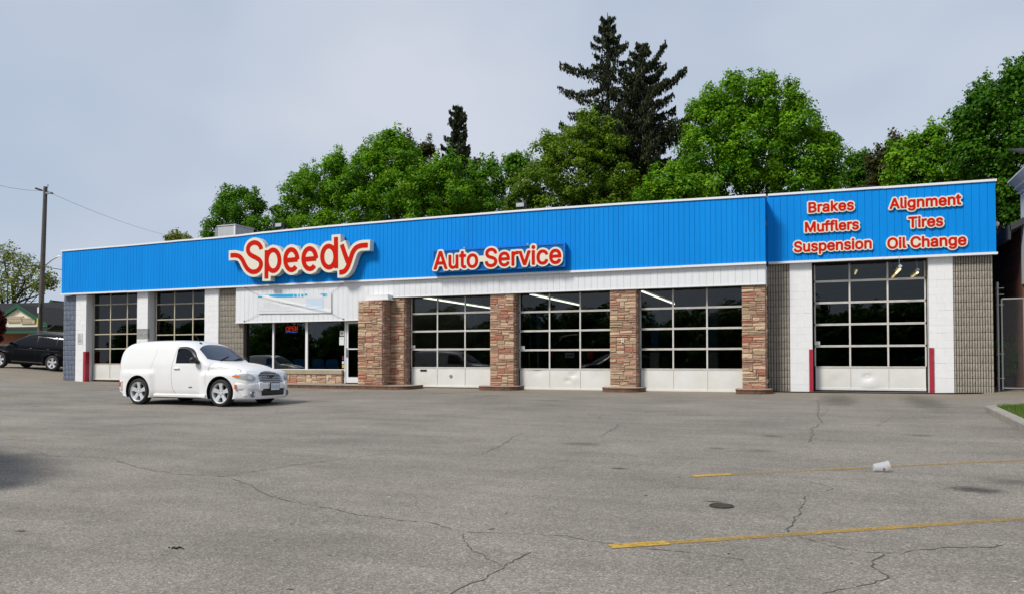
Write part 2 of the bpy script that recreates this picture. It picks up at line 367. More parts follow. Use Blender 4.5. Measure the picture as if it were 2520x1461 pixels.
# ================================================================ ground
def asphalt():
    m = bpy.data.materials.new('asphalt'); m.use_nodes = True; nt = m.node_tree; b = nt.nodes['Principled BSDF']; L = nt.links.new
    t = _n(nt, 'ShaderNodeTexCoord'); P = t.outputs['Object']
    v = _n(nt, 'ShaderNodeTexVoronoi', Scale=88.0); L(P, v.inputs['Vector'])
    n1 = _n(nt, 'ShaderNodeTexNoise', Scale=150.0, Detail=2); L(P, n1.inputs['Vector'])
    n2 = _n(nt, 'ShaderNodeTexNoise', Scale=.55, Detail=6, Roughness=.62); L(P, n2.inputs['Vector'])
    n3 = _n(nt, 'ShaderNodeTexNoise', Scale=9.0, Detail=5, Roughness=.65); L(P, n3.inputs['Vector'])
    mpn = _n(nt, 'ShaderNodeMapping'); mpn.inputs['Scale'].default_value = (.5, 2.2, 1); mpn.inputs['Rotation'].default_value = (0, 0, -.12); L(P, mpn.inputs['Vector'])
    n4 = _n(nt, 'ShaderNodeTexNoise', Scale=.8, Detail=7, Roughness=.7); L(mpn.outputs[0], n4.inputs['Vector'])
    # aggregate: each chip its own tone
    r = _n(nt, 'ShaderNodeValToRGB'); els = r.color_ramp.elements
    els[0].position = .0; els[0].color = (.145, .132, .113, 1); els[1].position = 1; els[1].color = (.395, .362, .312, 1)
    e1 = els.new(.35); e1.color = (.222, .198, .166, 1); e2 = els.new(.78); e2.color = (.267, .239, .20, 1)
    sx = _n(nt, 'ShaderNodeSeparateColor'); L(v.outputs['Color'], sx.inputs[0]); L(sx.outputs[0], r.inputs['Fac'])
    def scale(col, fac, lo, hi, a=.3, z=.7):
        mr = _n(nt, 'ShaderNodeMapRange'); mr.inputs['From Min'].default_value = a; mr.inputs['From Max'].default_value = z; mr.inputs['To Min'].default_value = lo; mr.inputs['To Max'].default_value = hi
        L(fac, mr.inputs['Value']); mm = _n(nt, 'ShaderNodeVectorMath', operation='MULTIPLY'); L(col, mm.inputs[0]); L(mr.outputs[0], mm.inputs[1]); return mm.outputs[0]
    c = scale(r.outputs[0], n1.outputs['Fac'], .82, 1.18); c = scale(c, n2.outputs['Fac'], .82, 1.14); c = scale(c, n3.outputs['Fac'], .93, 1.07)
    c = scale(c, n4.outputs['Fac'], .80, 1.06, .32, .6)
    # dusty, paler strip in front of the building
    sp = _n(nt, 'ShaderNodeSeparateXYZ'); L(P, sp.inputs[0])
    ad = _n(nt, 'ShaderNodeMath', operation='MULTIPLY_ADD'); L(n3.outputs['Fac'], ad.inputs[0]); ad.inputs[1].default_value = 1.2; L(sp.outputs['Y'], ad.inputs[2])
    mr = _n(nt, 'ShaderNodeMapRange'); mr.interpolation_type = 'SMOOTHSTEP'; mr.inputs['From Min'].default_value = 21.6; mr.inputs['From Max'].default_value = 23.6; L(ad.outputs[0], mr.inputs['Value'])
    ml = _n(nt, 'ShaderNodeMath', operation='MULTIPLY'); L(mr.outputs[0], ml.inputs[0]); ml.inputs[1].default_value = .55
    mc = _n(nt, 'ShaderNodeMix', data_type='RGBA'); mc.inputs['B'].default_value = (.27, .225, .165, 1); L(ml.outputs[0], mc.inputs['Factor']); L(c, mc.inputs['A'])
    L(mc.outputs['Result'], b.inputs['Base Color']); b.inputs['Roughness'].default_value = .9; b.inputs['Specular IOR Level'].default_value = .3
    bp = _n(nt, 'ShaderNodeBump', Strength=.5, Distance=.006); L(sx.outputs[1], bp.inputs['Height']); L(bp.outputs[0], b.inputs['Normal'])
    MATS['asphalt'] = m; return m
M_asphalt = asphalt()
xs = np.unique(np.concatenate([np.linspace(-700, -60, 14), np.linspace(-60, -14, 70), np.linspace(-14, 8, 60), np.linspace(8, 60, 27), np.linspace(60, 700, 14)]))
ys = np.unique(np.concatenate([np.linspace(-700, -40, 12), np.linspace(-40, 0, 21), np.linspace(0, 40, 101), np.linspace(40, 110, 30), np.linspace(110, 900, 14)]))
g = MB(); g.grid([[(x, y, gz(x, y)) for x in xs] for y in ys], flip=True)
ground = g.build('ground', M_asphalt, smooth=True, kind='structure', label='worn grey asphalt parking lot in front of the auto shop')

def drape(pts, w, lift, jitter=0.0, step=.12):
    """ribbon of width w (or list) lying on the ground along world points"""
    out = []; acc = []
    for a, b in zip(pts[:-1], pts[1:]):
        L = (b - a).length; n = max(1, int(L/step))
        for k in range(n): acc.append(a.lerp(b, k/n))
    acc.append(pts[-1]); P = []; off = 0
    for i, p in enumerate(acc):
        d = (acc[min(i + 1, len(acc) - 1)] - acc[max(i - 1, 0)]); d.z = 0; d.normalize(); nrm = Vector((-d.y, d.x, 0))
        off = off*.8 + random.uniform(-1, 1)*jitter
        ww = w*(random.uniform(.15, 1.3) if jitter else 1); c = p + nrm*off
        row = [c - nrm*ww/2, c + nrm*ww/2]
        P.append([(q.x, q.y, gz(q.x, q.y) + lift) for q in row])
    m_ = MB(); m_.grid(P, flip=True); return m_
def mat_worn(name, col, lo, hi, scale=22, dark=None):
    m = mat(name, col, .8, var=.3, vscale=12); nt = m.node_tree; b = nt.nodes['Principled BSDF']; out = nt.nodes['Material Output']
    t = _n(nt, 'ShaderNodeTexCoord'); n1 = _n(nt, 'ShaderNodeTexNoise', Scale=scale, Detail=6, Roughness=.75); nt.links.new(t.outputs['Object'], n1.inputs['Vector'])
    n2 = _n(nt, 'ShaderNodeTexNoise', Scale=.9, Detail=3); nt.links.new(t.outputs['Object'], n2.inputs['Vector'])
    ad = _n(nt, 'ShaderNodeMath', operation='MULTIPLY_ADD'); nt.links.new(n2.outputs['Fac'], ad.inputs[0]); ad.inputs[1].default_value = .7; nt.links.new(n1.outputs['Fac'], ad.inputs[2])
    mr = _n(nt, 'ShaderNodeMapRange'); mr.inputs['From Min'].default_value = lo; mr.inputs['From Max'].default_value = hi; nt.links.new(ad.outputs[0], mr.inputs['Value'])
    tr = _n(nt, 'ShaderNodeBsdfTransparent'); ms = _n(nt, 'ShaderNodeMixShader'); nt.links.new(mr.outputs[0], ms.inputs[0]); nt.links.new(tr.outputs[0], ms.inputs[1]); nt.links.new(b.outputs[0], ms.inputs[2]); nt.links.new(ms.outputs[0], out.inputs[0])
    return m
M_yellow = mat_worn('worn_yellow_paint', (.52, .32, .06), .64, .98, 34)
M_yfaint = mat_worn('faded_yellow_paint', (.50, .30, .05), .80, 1.05)
M_yfresh = mat_worn('fresh_yellow_paint', (.60, .37, .05), .58, .85)
for k, (a, b_, split) in enumerate((((1703, 1171), (2640, 1125), .14), ((1502, 1344.5), (2640, 1267), .17))):
    A_, B_ = gat(*a), gat(*b_); C_ = A_.lerp(B_, split*.65)
    drape([C_, B_], .088, .004, 0, .25).build('yellow_parking_line', M_yellow, kind='structure')
    drape([A_, C_], .112, .005, 0, .25).build('yellow_parking_line', M_yfresh, kind='structure')
for a, b_ in (((20, 1072), (112, 1076)), ((230, 1050), (395, 1040)), ((0, 974), (140, 978))):
    drape([gat(*a), gat(*b_)], .12, .004, 0, .25).build('yellow_parking_line', M_yfaint, kind='structure')
M_crack = mat('crack', (.085, .078, .070), .95)
Z5 = lambda x, y: gat(S(x/1.26), S(1450 + y/1.26))
Z6 = lambda x, y: gat(S(2000 + x/1.3462), S(1450 + y/1.3462))
cracks = [(Z5, [(0, 270), (230, 243), (470, 213), (700, 190), (1050, 155), (1240, 135)], .022), (Z5, [(0, 295), (100, 305), (230, 340), (400, 348), (545, 355), (630, 395), (850, 428), (1080, 442), (1150, 425), (1450, 380), (1840, 330)], .02),
  (Z5, [(1110, 450), (1300, 535), (1450, 573), (1650, 610), (1850, 640), (2050, 660), (2150, 690)], .018), (Z5, [(2230, 705), (2520, 715)], .014), (Z6, [(0, 765), (190, 775), (380, 808), (600, 838), (800, 855), (1100, 890)], .014),
  (Z5, [(2210, 715), (2230, 780), (2330, 845), (2400, 875), (2450, 850), (2520, 800)], .018), (Z5, [(2400, 875), (2300, 935), (2230, 965), (2150, 1002)], .02),
  (Z6, [(1490, 1069), (1650, 1030), (1800, 985), (1770, 930), (1765, 905), (1800, 860), (1870, 858), (2100, 840), (2330, 830), (2480, 815)], .02), (Z6, [(1370, 780), (1480, 805), (1600, 835), (1740, 858), (1800, 860)], .018),
  (Z6, [(1410, 570), (1380, 640), (1350, 700), (1325, 755)], .022), (Z6, [(1465, 90), (1475, 110), (1470, 165), (1485, 195), (1440, 230), (1435, 275), (1420, 295)], .03), (Z6, [(365, 265), (400, 247), (455, 215), (440, 200)], .022),
  (Z6, [(355, 180), (365, 165), (395, 163)], .025), (Z6, [(1850, 160), (1770, 220)], .015), (Z6, [(1890, 228), (2000, 245), (2200, 258), (2520, 270)], .015), (Z5, [(2290, 340), (2400, 280), (2480, 235)], .02), (Z6, [(1350, 475), (1500, 515), (1540, 530)], .014), (Z6, [(1540, 530), (1470, 550)], .012), (Z6, [(1500, 120), (1535, 130), (1480, 165)], .018)]
for zf, pts, w in cracks:
    drape([zf(*p) for p in pts], w*.6, .003, .018, .045).build('crack', M_crack, parent=ground)
def mat_stain(name, col, dens):
    m = bpy.data.materials.new(name); m.use_nodes = True; nt = m.node_tree; b = nt.nodes['Principled BSDF']; out = nt.nodes['Material Output']; L = nt.links.new
    b.inputs['Base Color'].default_value = (*col, 1); b.inputs['Roughness'].default_value = .85
    t = _n(nt, 'ShaderNodeTexCoord'); vm = _n(nt, 'ShaderNodeVectorMath', operation='DISTANCE'); L(t.outputs['Generated'], vm.inputs[0]); vm.inputs[1].default_value = (.5, .5, 0)
    sz = _n(nt, 'ShaderNodeSeparateXYZ'); L(t.outputs['Generated'], sz.inputs[0]); cb = _n(nt, 'ShaderNodeCombineXYZ'); L(sz.outputs[0], cb.inputs[0]); L(sz.outputs[1], cb.inputs[1]); L(cb.outputs[0], vm.inputs[0])
    n1 = _n(nt, 'ShaderNodeTexNoise', Scale=5.0, Detail=7, Roughness=.7); L(t.outputs['Object'], n1.inputs['Vector'])
    ma = _n(nt, 'ShaderNodeMath', operation='MULTIPLY_ADD'); L(n1.outputs['Fac'], ma.inputs[0]); ma.inputs[1].default_value = -.55; L(vm.outputs['Value'], ma.inputs[2])
    mr = _n(nt, 'ShaderNodeMapRange'); mr.interpolation_type = 'SMOOTHSTEP'; mr.inputs['From Min'].default_value = -.22; mr.inputs['From Max'].default_value = .22; mr.inputs['To Min'].default_value = dens; mr.inputs['To Max'].default_value = 0; L(ma.outputs[0], mr.inputs['Value'])
    tr = _n(nt, 'ShaderNodeBsdfTransparent'); ms = _n(nt, 'ShaderNodeMixShader'); L(mr.outputs[0], ms.inputs[0]); L(tr.outputs[0], ms.inputs[1]); L(b.outputs[0], ms.inputs[2]); L(ms.outputs[0], out.inputs[0])
    return m
M_oil = mat_stain('oil_stain', (.045, .042, .038), .55); M_oils = mat_stain('faint_stain', (.075, .070, .062), .30); M_tan = mat_stain('tan_dust', (.30, .22, .12), .6)
def stain(c, sx_, sy_, m, rz=0, lift=.0025):
    N = 10; P = []
    for j in range(N + 1):
        row = []
        for i in range(N + 1):
            u, v = (i/N - .5)*sx_, (j/N - .5)*sy_; x = c.x + u*math.cos(rz) - v*math.sin(rz); y = c.y + u*math.sin(rz) + v*math.cos(rz)
            row.append((x, y, gz(x, y) + lift))
        P.append(row)
    m_ = MB(); m_.grid(P, flip=True); return m_.build('oil_stain', m, parent=ground)
for px, py, sx_, sy_, m_ in ((2270, 540, .7, .5, M_oil), (2480, 500, .9, .6, M_oils), (1180, 340, .6, .35, M_oils), (1235, 265, .6, .45, M_oils), (1990, 262, .6, .4, M_oils), (955, 328, .4, .3, M_oils), (270, 305, .8, .5, M_oils), (940, 600, .25, .1, M_oil), (460, 430, .3, .15, M_oil), (120, 85, 1.6, .5, M_oils)):
    stain(Z6(px, py), sx_, sy_, m_)
for px, py, sx_, sy_ in ((100, 701, .18, .1), (170, 108, .5, .2)):
    stain(Z5(px, py), sx_, sy_, M_oil)
# dark tyre tracks leading into the right bay and the door bays
for px0, py0, px1, py1, w in ((1590, 55, 1560, 110, 1.0), (1960, 60, 2080, 140, 1.1)):
    p0, p1 = Z6(px0, py0), Z6(px1, py1); c = (p0 + p1)/2; d = p1 - p0
    stain(c, w, d.length*1.5, M_oils, math.atan2(d.y, d.x) - math.pi/2, .0035)
# slightly darker resurfaced apron far left, with its straight edge
# ================================================================ the auto shop
YP, YF, YB, YR, YRF = 23.10, 22.93, 23.02, 23.80, 23.66      # pillar front, main fascia, white band, right wall, right fascia
def q(sx_, sy_, Y): return at(S(sx_), S(sy_), Y)
def zv(v, Y): return EYE + v*Y
BASE = Vector((-12, 23.6, gz(-12, 23.6)))
shop = thing('auto_repair_shop', BASE, 'long one storey auto repair shop with blue fascia, stone pillars and glazed bay doors', 'building')
XL, XJ, XR = q(237, 1300, YP).x, at(1884, 600, YF).x, q(3766, 800, YRF).x
YBK = 36.0
Z0 = -.3
# ---- shell: side and back walls, roof, inside floor
m = MB(); m.box(XL + .02, YP + .28, Z0, XL + .25, YBK, 6.0); m.build('side_wall', M_block, shop)
m = MB(); m.box(XR - .30, YR + .43, Z0, XR - .07, YBK, 5.9); m.build('side_wall', M_block, shop)
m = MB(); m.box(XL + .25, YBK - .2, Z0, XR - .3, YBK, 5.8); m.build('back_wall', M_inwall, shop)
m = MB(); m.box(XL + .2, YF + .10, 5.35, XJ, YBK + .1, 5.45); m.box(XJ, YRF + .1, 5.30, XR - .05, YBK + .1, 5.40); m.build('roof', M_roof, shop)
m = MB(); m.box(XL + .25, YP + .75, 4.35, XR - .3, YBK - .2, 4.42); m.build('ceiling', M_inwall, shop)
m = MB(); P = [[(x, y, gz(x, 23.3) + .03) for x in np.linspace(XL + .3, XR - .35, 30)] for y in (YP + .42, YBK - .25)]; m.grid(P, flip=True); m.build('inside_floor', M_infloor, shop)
m = MB()
for xq in (q(905, 1300, YP + .3).x, q(1500, 1300, YP + .5).x):
    m.box(xq - .08, YP + .5, Z0, xq + .08, YBK - .2, 4.35)
m.box(q(905, 1300, YP).x, 29.5, Z0, q(1500, 1300, YP).x, 29.6, 4.35)
m.box(q(2930, 1300, YR).x, YR + .35, Z0, q(2930, 1300, YR).x + .15, YBK - .2, 4.35)
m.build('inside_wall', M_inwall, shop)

# ---- blue fascia, board by board
top_pts = [(-29.5, zv(.1985, YF)), (-27.2, zv(.1996, YF)), (-25.2, zv(.2002, YF)), (-23.6, zv(.2013, YF)), (-20.2, zv(.2022, YF)), (-19.9, zv(.2038, YF)), (-16.3, zv(.2068, YF)), (-12, zv(.2079, YF)), (-8.6, zv(.2083, YF)), (-5.2, zv(.2072, YF)), (-1.3, zv(.2046, YF))]
ZFB = zv(.1222, YF)
XFL = at(152, 660, YF).x
fas = MB(); 
P = [[(x, YF + .016, z) for x, z in zip(np.linspace(XFL, XJ, 40), zz)] for zz in ([ZFB]*40, [_lerp(x, top_pts) - .03 for x in np.linspace(XFL, XJ, 40)])]
fas.grid(P); fas.box(XFL, YF + .052, ZFB, XJ, YF + .16, ZFB + .05); fas.box(XJ - .02, YF + .05, ZFB, XJ - .001, YRF + .1, _lerp(XJ, top_pts)-.02); fas.box(XFL + .002, YF + .05, ZFB, XFL + .02, YBK, 6.0)
fascia = fas.build('blue_fascia', M_bluedk, shop)
def board_mesh(name, w, m_, gap=.003):
    b = MB(); b.v = []; c = .004
    w2 = w - gap
    v = [(0, .045, 0), (0, .008, 0), (c, 0, 0), (w2 - c, 0, 0), (w2, .008, 0), (w2, .045, 0)]
    b.add(v + [(x, y, 1) for x, y, z in v], [(i, i + 1, i + 7, i + 6) for i in range(5)] + [(0, 5, 4, 3, 2, 1), (6, 7, 8, 9, 10, 11)])
    return b.mesh(name, m_)
bw = .1502; nb = int(round((XJ - XFL)/bw)); bw = (XJ - XFL)/nb
bm_ = board_mesh('board', bw, M_blue)
for i in range(nb):
    x = XFL + i*bw
    inst('board', bm_, fascia, (x, YF + random.uniform(0, .004), ZFB), (1, 1, _lerp(x + bw/2, top_pts) - ZFB - .02))
# right fascia
ZRB, ZRT = zv(.1217, YRF), [(-2, zv(.2040, YRF)), (1.6, zv(.2034, YRF)), (2.7, zv(.2026, YRF)), (4.6, zv(.2018, YRF))]
XJR = XJ + .002
m = MB(); m.box(XJR, YRF + .016, ZRB, XR, YRF + .13, 6.18); m.box(XR - .02, YRF + .13, ZRB, XR, YBK, 6.1)
fascia2 = m.build('blue_fascia', M_bluedk, shop)
nb = int(round((XR - XJR)/.187)); bw2 = (XR - XJR)/nb; bm2 = board_mesh('board', bw2, M_blue)
for i in range(nb):
    x = XJR + i*bw2; inst('board', bm2, fascia2, (x, YRF + random.uniform(0, .004), ZRB), (1, 1, _lerp(x + bw2/2, ZRT) - ZRB - .02))
def strip(name, pts, y0, y1, h, m_, parent, seg=3.0):
    """flashing made of short lengths following a line of (x, z)"""
    mm = MB(); x = pts[0][0]
    xe = pts[-1][0]
    while x < xe - .05:
        x2 = min(x + seg, xe); n = 4; dz = random.uniform(-.012, .012)
        xsn = np.linspace(x, x2 - .004, n)
        rows = []
        for xx in xsn:
            z = _lerp(xx, pts) + dz*.5; rows.append([(xx, y0, z), (xx, y0, z + h), (xx, y1, z + h + .01), (xx, y1, z)])
        k = len(mm.v); mm.grid(rows, wrap=True); mm.add([], []); mm.f += [tuple(k + i for i in (0, 1, 2, 3)), tuple(k + (n - 1)*4 + i for i in (3, 2, 1, 0))]; mm.mi += [mm.cur]*2
        x = x2
    return mm.build(name, m_, parent)
strip('cap_flashing', [(p[0], p[1] - .035) for p in top_pts[:1]] and [(XFL - .03, _lerp(XFL, top_pts) - .035)] + [(x, _lerp(x, top_pts) - .035) for x in np.linspace(XFL + .3, XJ - .2, 30)] + [(XJ + .02, _lerp(XJ, top_pts) - .035)], YF - .035, YF + .25, .06, M_trim, shop)
XCAP = at(2155, 462, YRF).x
strip('cap_flashing', [(XJR + .03, _lerp(XJR, ZRT) - .03), (XR + .03, _lerp(XR, ZRT) - .03)], YRF - .035, YRF + .25, .06, M_trim, shop)
m = MB(); xa = at(2080, 465, YRF).x; m.box(xa, YRF - .045, _lerp(xa, ZRT) + .035, XCAP, YRF + .2, _lerp(xa, ZRT) + .06); m.build('lifted_flashing', M_rubber, shop)
strip('bottom_trim', [(XFL - .02, ZFB - .055), (XJ + .01, ZFB - .05)], YF - .03, YF + .15, .06, M_trim, shop, 3.6)
strip('bottom_trim', [(XJR + .03, ZRB - .05), (XR + .03, ZRB - .05)], YRF - .03, YRF + .14, .06, M_trim, shop, 3.0)
# ---- white siding band below the fascia
ZBT = ZFB - .056
xa, xb, xc = at(580, 750, YB).x, at(884, 750, YB).x, at(1883, 670, YB).x
ZLOW, ZHI = zv(.0640, YB), zv(.0963, YB)
m = MB(); m.box(xa + .004, YB + .015, ZLOW + .004, xb + .9, YB + .14, ZBT); m.box(xb + .9, YB + .015, ZHI + .004, xc - .004, YB + .14, ZBT); m.box(xa + .01, YB + .14, ZLOW + .02, xb, YP + .3, ZLOW + .06); m.box(xb, YB + .14, ZHI + .02, xc - .05, YP + .42, ZHI + .06)
band = m.build('white_siding_band', M_band, shop)
bw3 = .2007; bm3 = board_mesh('siding_board', bw3, M_band, .006); nb = int((xc - xa)/bw3)
bw3 = (xc - xa)/nb; bm3 = board_mesh('siding_board', bw3, M_band)
for i in range(nb):
    x = xa + i*bw3; zb = ZLOW if x < xb + .35 else ZHI
    inst('siding_board', bm3, band, (x, YB + random.uniform(0, .004), zb), (1, 1, ZBT - zb))
m = MB(); m.box(xa - .004, YB - .012, ZLOW - .03, xb + .02, YB + .15, ZLOW - .001); m.build('bottom_trim', M_trim, shop)
m = MB(); m.box(xb + .96, YB - .012, ZHI - .03, xc + .004, YB + .15, ZHI - .001); m.box(xc, YB + .0, ZHI - .03, xc + .012, YR, ZBT); m.build('bottom_trim', M_trim, shop)

# ---- split face block piers, block by block
def rib_block(name, w, m_, n=6, h=.2032, dpt=.10, flat=False):
    b = MB()
    if flat: b.cbox(.0006, 0, .0006, w - .0006, dpt, h - .0006, .0018); return b.mesh(name, m_)
    rows = []; NZ = 3
    for j in range(NZ + 1):
        z = .0055 + (h - .011)*j/NZ; r = []
        for i in range(n):
            x0, x1 = w*i/n, w*(i + 1)/n; g_ = .013
            for t, y in ((x0 + .004, .06), (x0 + g_, random.uniform(-.002, .006)), ((x0 + x1)/2, random.uniform(-.008, .002)), (x1 - g_, random.uniform(-.002, .006)), (x1 - .004, .06)):
                r.append((t, y if 0 < j < NZ else y + .006, z))
        rows.append(r)
    b.grid(rows, flip=False); b.add([(.002, .06, .002), (w - .002, .06, .002), (w - .002, .06, h - .002), (.002, .06, h - .002)], [(0, 3, 2, 1)])
    return b.mesh(name, m_)
def pier(name, bname, x0, x1, zt, Y, m_, mgrout, flat=False, h=.2032, wid=.4, depth=.42, zb=None, bare=None):
    zb = gz((x0 + x1)/2, Y) - .12 if zb is None else zb
    mm = MB(); mm.box(x0 + .003, Y + .035, zb, x1 - .003, Y + depth, zt); root = mm.build(name, mgrout, shop)
    L = x1 - x0; nfull = L/wid
    if nfull < 2.6: wid = L/max(1, round(nfull*2)/2)
    nvar = 4; full = [rib_block(bname, wid, m_, 6, h, flat=flat) for _ in range(nvar)]; cache = {}
    k = 0; z = zt - h
    while z > zb - h:
        x = x0 - (wid/2 if k % 2 else 0)
        while x < x1 - .01:
            a, b2 = max(x, x0), min(x + wid, x1)
            if b2 - a > .03:
                if b2 - a > wid - .01: me = random.choice(full)
                else:
                    key = round(b2 - a, 2)
                    if key not in cache: cache[key] = rib_block(bname, b2 - a, m_, max(1, round(6*(b2 - a)/wid)), h, flat=flat)
                    me = cache[key]
                o = inst(bname, me, root, (a, Y + random.uniform(-.003, .003), z))
                if bare and bare(a, z):
                    me2 = me.copy(); me2.materials[0] = M_bare; o.data = me2
            x += wid
        k += 1; z -= h
    return root
WT = ZFB - .06
pier('block_pier', 'block', XL, q(286, 1250, YP).x, WT, YP + .02, M_blockblue, M_groutblue, wid=.42)
pier('block_pier', 'block', q(826, 1250, YP).x, q(893, 1250, YP + .05).x + .32, WT, YP + .06, M_block, M_grout, wid=.42)
xA0, xA1 = XJ + .05, q(2986, 1250, YR).x
pier('block_pier', 'block', q(2893, 1250, YR).x, xA1, ZRB - .05, YR + .02, M_block, M_grout, wid=.41)
pier('block_pier', 'block', q(3607, 1250, YR).x, XR - .06, ZRB - .05, YR + .02, M_block, M_grout, wid=.40)
# ---- white painted block piers
bare_zone = (q(519, 1280, YP).z, q(519, 1246, YP).z)
pier('white_pier', 'painted_block', q(286.5, 1250, YP).x, q(325, 1250, YP).x, WT, YP, M_pblock, M_white, flat=True, wid=.39)
pier('white_pier', 'painted_block', q(517.5, 1250, YP).x, q(558, 1250, YP).x, WT, YP, M_pblock, M_white, flat=True, wid=.40, bare=lambda a, z: bare_zone[0] - .12 < z < bare_zone[1] - .06)
pier('white_pier', 'painted_block', q(773, 1250, YP).x, q(825, 1250, YP).x, WT, YP, M_pblock, M_white, flat=True, wid=.41)
pier('white_pier', 'painted_block', q(2987, 1250, YR).x, q(3072, 1250, YR).x, ZRB - .05, YR, M_pblock, M_white, flat=True, wid=.40)
pier('white_pier', 'painted_block', q(3513, 1250, YR).x, q(3606, 1250, YR).x, ZRB - .05, YR, M_pblock, M_white, flat=True, wid=.40)

# ---- ledge stone pillars, stone by stone
ALLST = []                                                     # (area, MB, parent)
def stone_mb(u0, u1, z0, z1, face):
    """one stone: rough pillow on a small box; face maps (u, out, z) to a place"""
    b = MB(); j = .0032; u0 += j; u1 -= j; z0 += j; z1 -= j
    w, h = u1 - u0, z1 - z0; pr = random.uniform(.012, .045); bev = min(.016, h*.22, w*.22)
    jt = lambda s_: random.uniform(-s_, s_)
    c0 = [(u0, -.03, z0), (u1, -.03, z0), (u1, -.03, z1), (u0, -.03, z1)]
    c1 = [(a + jt(.004), pr*.45, b_ + jt(.004)) for a, _, b_ in c0]
    c2 = [(u0 + bev + jt(.004), pr + jt(.006), z0 + bev + jt(.004)), (u1 - bev + jt(.004), pr + jt(.006), z0 + bev + jt(.004)), (u1 - bev + jt(.004), pr + jt(.006), z1 - bev + jt(.004)), (u0 + bev + jt(.004), pr + jt(.006), z1 - bev + jt(.004))]
    mids = [((u0*(1 - t) + u1*t), pr + random.uniform(-.004, .014), (z0 + z1)/2 + jt(h*.12)) for t in (.3, .7)]
    V = [face(*p) for p in c0 + c1 + c2 + mids]
    F = []
    for a in (0, 4):
        for i in range(4): F.append((a + i, a + (i + 1) % 4, a + 4 + (i + 1) % 4, a + 4 + i))
    F += [(8, 9, 13, 12), (9, 10, 13), (10, 11, 12, 13), (11, 8, 12)]
    b.add(V, F); return b
def ashlar(W, H, cu=.05, cz=.062, big=1.0):
    cz = cz*.82
    nu, nz_ = max(2, int(round(W/cu))), max(2, int(round(H/cz))); occ = np.zeros((nz_, nu), bool); out = []
    for j in range(nz_):
        for i in range(nu):
            if occ[j, i]: continue
            r = random.random()
            hh = 1 if r < .60 else (2 if r < .90 else 3); ww = int(random.choice((4, 5, 6, 7, 8, 9, 11) if hh == 1 else (4, 5, 6, 7, 8) if hh == 2 else (4, 5, 6))*big)
            ww = max(1, min(ww, nu - i)); hh = min(hh, nz_ - j)
            if nu - i - ww == 1: ww += 1
            k = 0
            while k < ww and not occ[j, i + k]: k += 1
            ww = k
            while hh > 1 and occ[j:j + hh, i:i + ww].any(): hh -= 1
            occ[j:j + hh, i:i + ww] = True
            out.append((i*W/nu, (i + ww)*W/nu, j*H/nz_, (j + hh)*H/nz_))
    return out
def stone_face(parent, x0, x1, z0, z1, Y=None, X=None, yn=None, big=1.0, cz=.062):
    if X is None: W = x1 - x0; face = lambda u, o, z: (x0 + u, Y - o, z0 + z)
    else: W = x1; face = lambda u, o, z: (X + o, yn + u, z0 + z)      # side facing +X, running back from yn, length x1
    for u0, u1, a, b_ in ashlar(W, z1 - z0, cz=cz, big=big):
        ALLST.append(((u1 - u0)*(b_ - a)*(1 if X is None else .2), stone_mb(u0, u1, a, b_, face), parent))
def stone_pillar(x0, x1, zt, Y, back, zb, name='stone_pillar', side=True):
    mm = MB(); mm.box(x0 + .012, Y + .012, zb - .2, x1 - .012, back, zt - .004); root = mm.build(name, M_mortar, shop)
    stone_face(root, x0, x1, zb, zt, Y)
    if side: stone_face(root, None, back - Y - .03, zb, zt, X=x1, yn=Y + .02)
    return root
ZPT = ZHI - .035
YD = YP + .34                                                   # bay door plane
PB = lambda x: gz(x, YP) + .10
# projecting column by the entrance
YC = 22.60
cx0, cx1 = q(1354.8, 1300, YC).x, q(1446.2, 1300, YC).x
czt = q(1400, 1134.6, YC).z
stone_pillar(cx0, cx1, czt, YC, YP + .2, gz(cx0, YC) + .12)
m = MB(); capx0, capx1 = q(1382, 1125, YC + .1).x, q(1472, 1125, YC + .1).x
m.box(capx0, YC + .04, czt + .002, capx1, YB - .014, czt + .045); m.box(capx0 + .02, YC + .10, czt + .045, capx1 - .06, YB - .014, ZHI - .002 + .05); m.build('pillar_cap', M_white, shop)
px1 = q(1529.6, 1300, YP).x
stone_pillar(cx1 + .03, px1, ZPT, YP, YD + .05, PB(px1))
pil = []
for a, b_ in ((1853.8, 1943.5), (2307, 2406.5), (2806, 2895)):
    xa_, xb_ = q(a, 1300, YP).x, q(b_, 1300, YP).x; pil.append((xa_, xb_))
    stone_pillar(xa_, xb_, ZPT, YP, YD + .05, PB((xa_ + xb_)/2))
# low stone wall under the office windows
YW = YP + .16
wx0, wx1 = q(900, 1430, YW).x, q(1293, 1430, YW).x
wzt = q(1200, 1414, YW).z; wzb = gz(wx1, YW) + .09
mm = MB(); mm.box(wx0, YW + .012, wzb - .3, wx1 - .012, YW + .25, wzt); lw = mm.build('low_stone_wall', M_mortar, shop)
stone_face(lw, wx0, wx1, wzb, wzt, YW, cz=.082, big=1.1); stone_face(lw, None, .2, wzb, wzt, X=wx1, yn=YW + .02, cz=.082)
m = MB(); m.cbox(wx0, YW - .06, wzt + .002, wx1 + .03, YW + .24, q(1200, 1396.5, YW - .06).z, .012); m.build('window_sill', M_sill, shop)
ALLST.sort(key=lambda t: -t[0])
for i, (a, b, p) in enumerate(ALLST[:298]): 
    o = b.build('stone', M_stone, p)
rest = {}
for a, b, p in ALLST[298:]: rest.setdefault(p, []).append(b)
M_stonej = mat('small_ledge_stone', (.53, .38, .28), .92, var=.5, vscale=2.5, col2=(.38, .19, .13), bump=.9, bscale=16, stretch=(1, 1, 4))
for p, bs in rest.items():
    mm = MB()
    for b in bs: mm.add(b.v, b.f)
    mm.build('small_stones', M_stonej, p, kind='stuff')

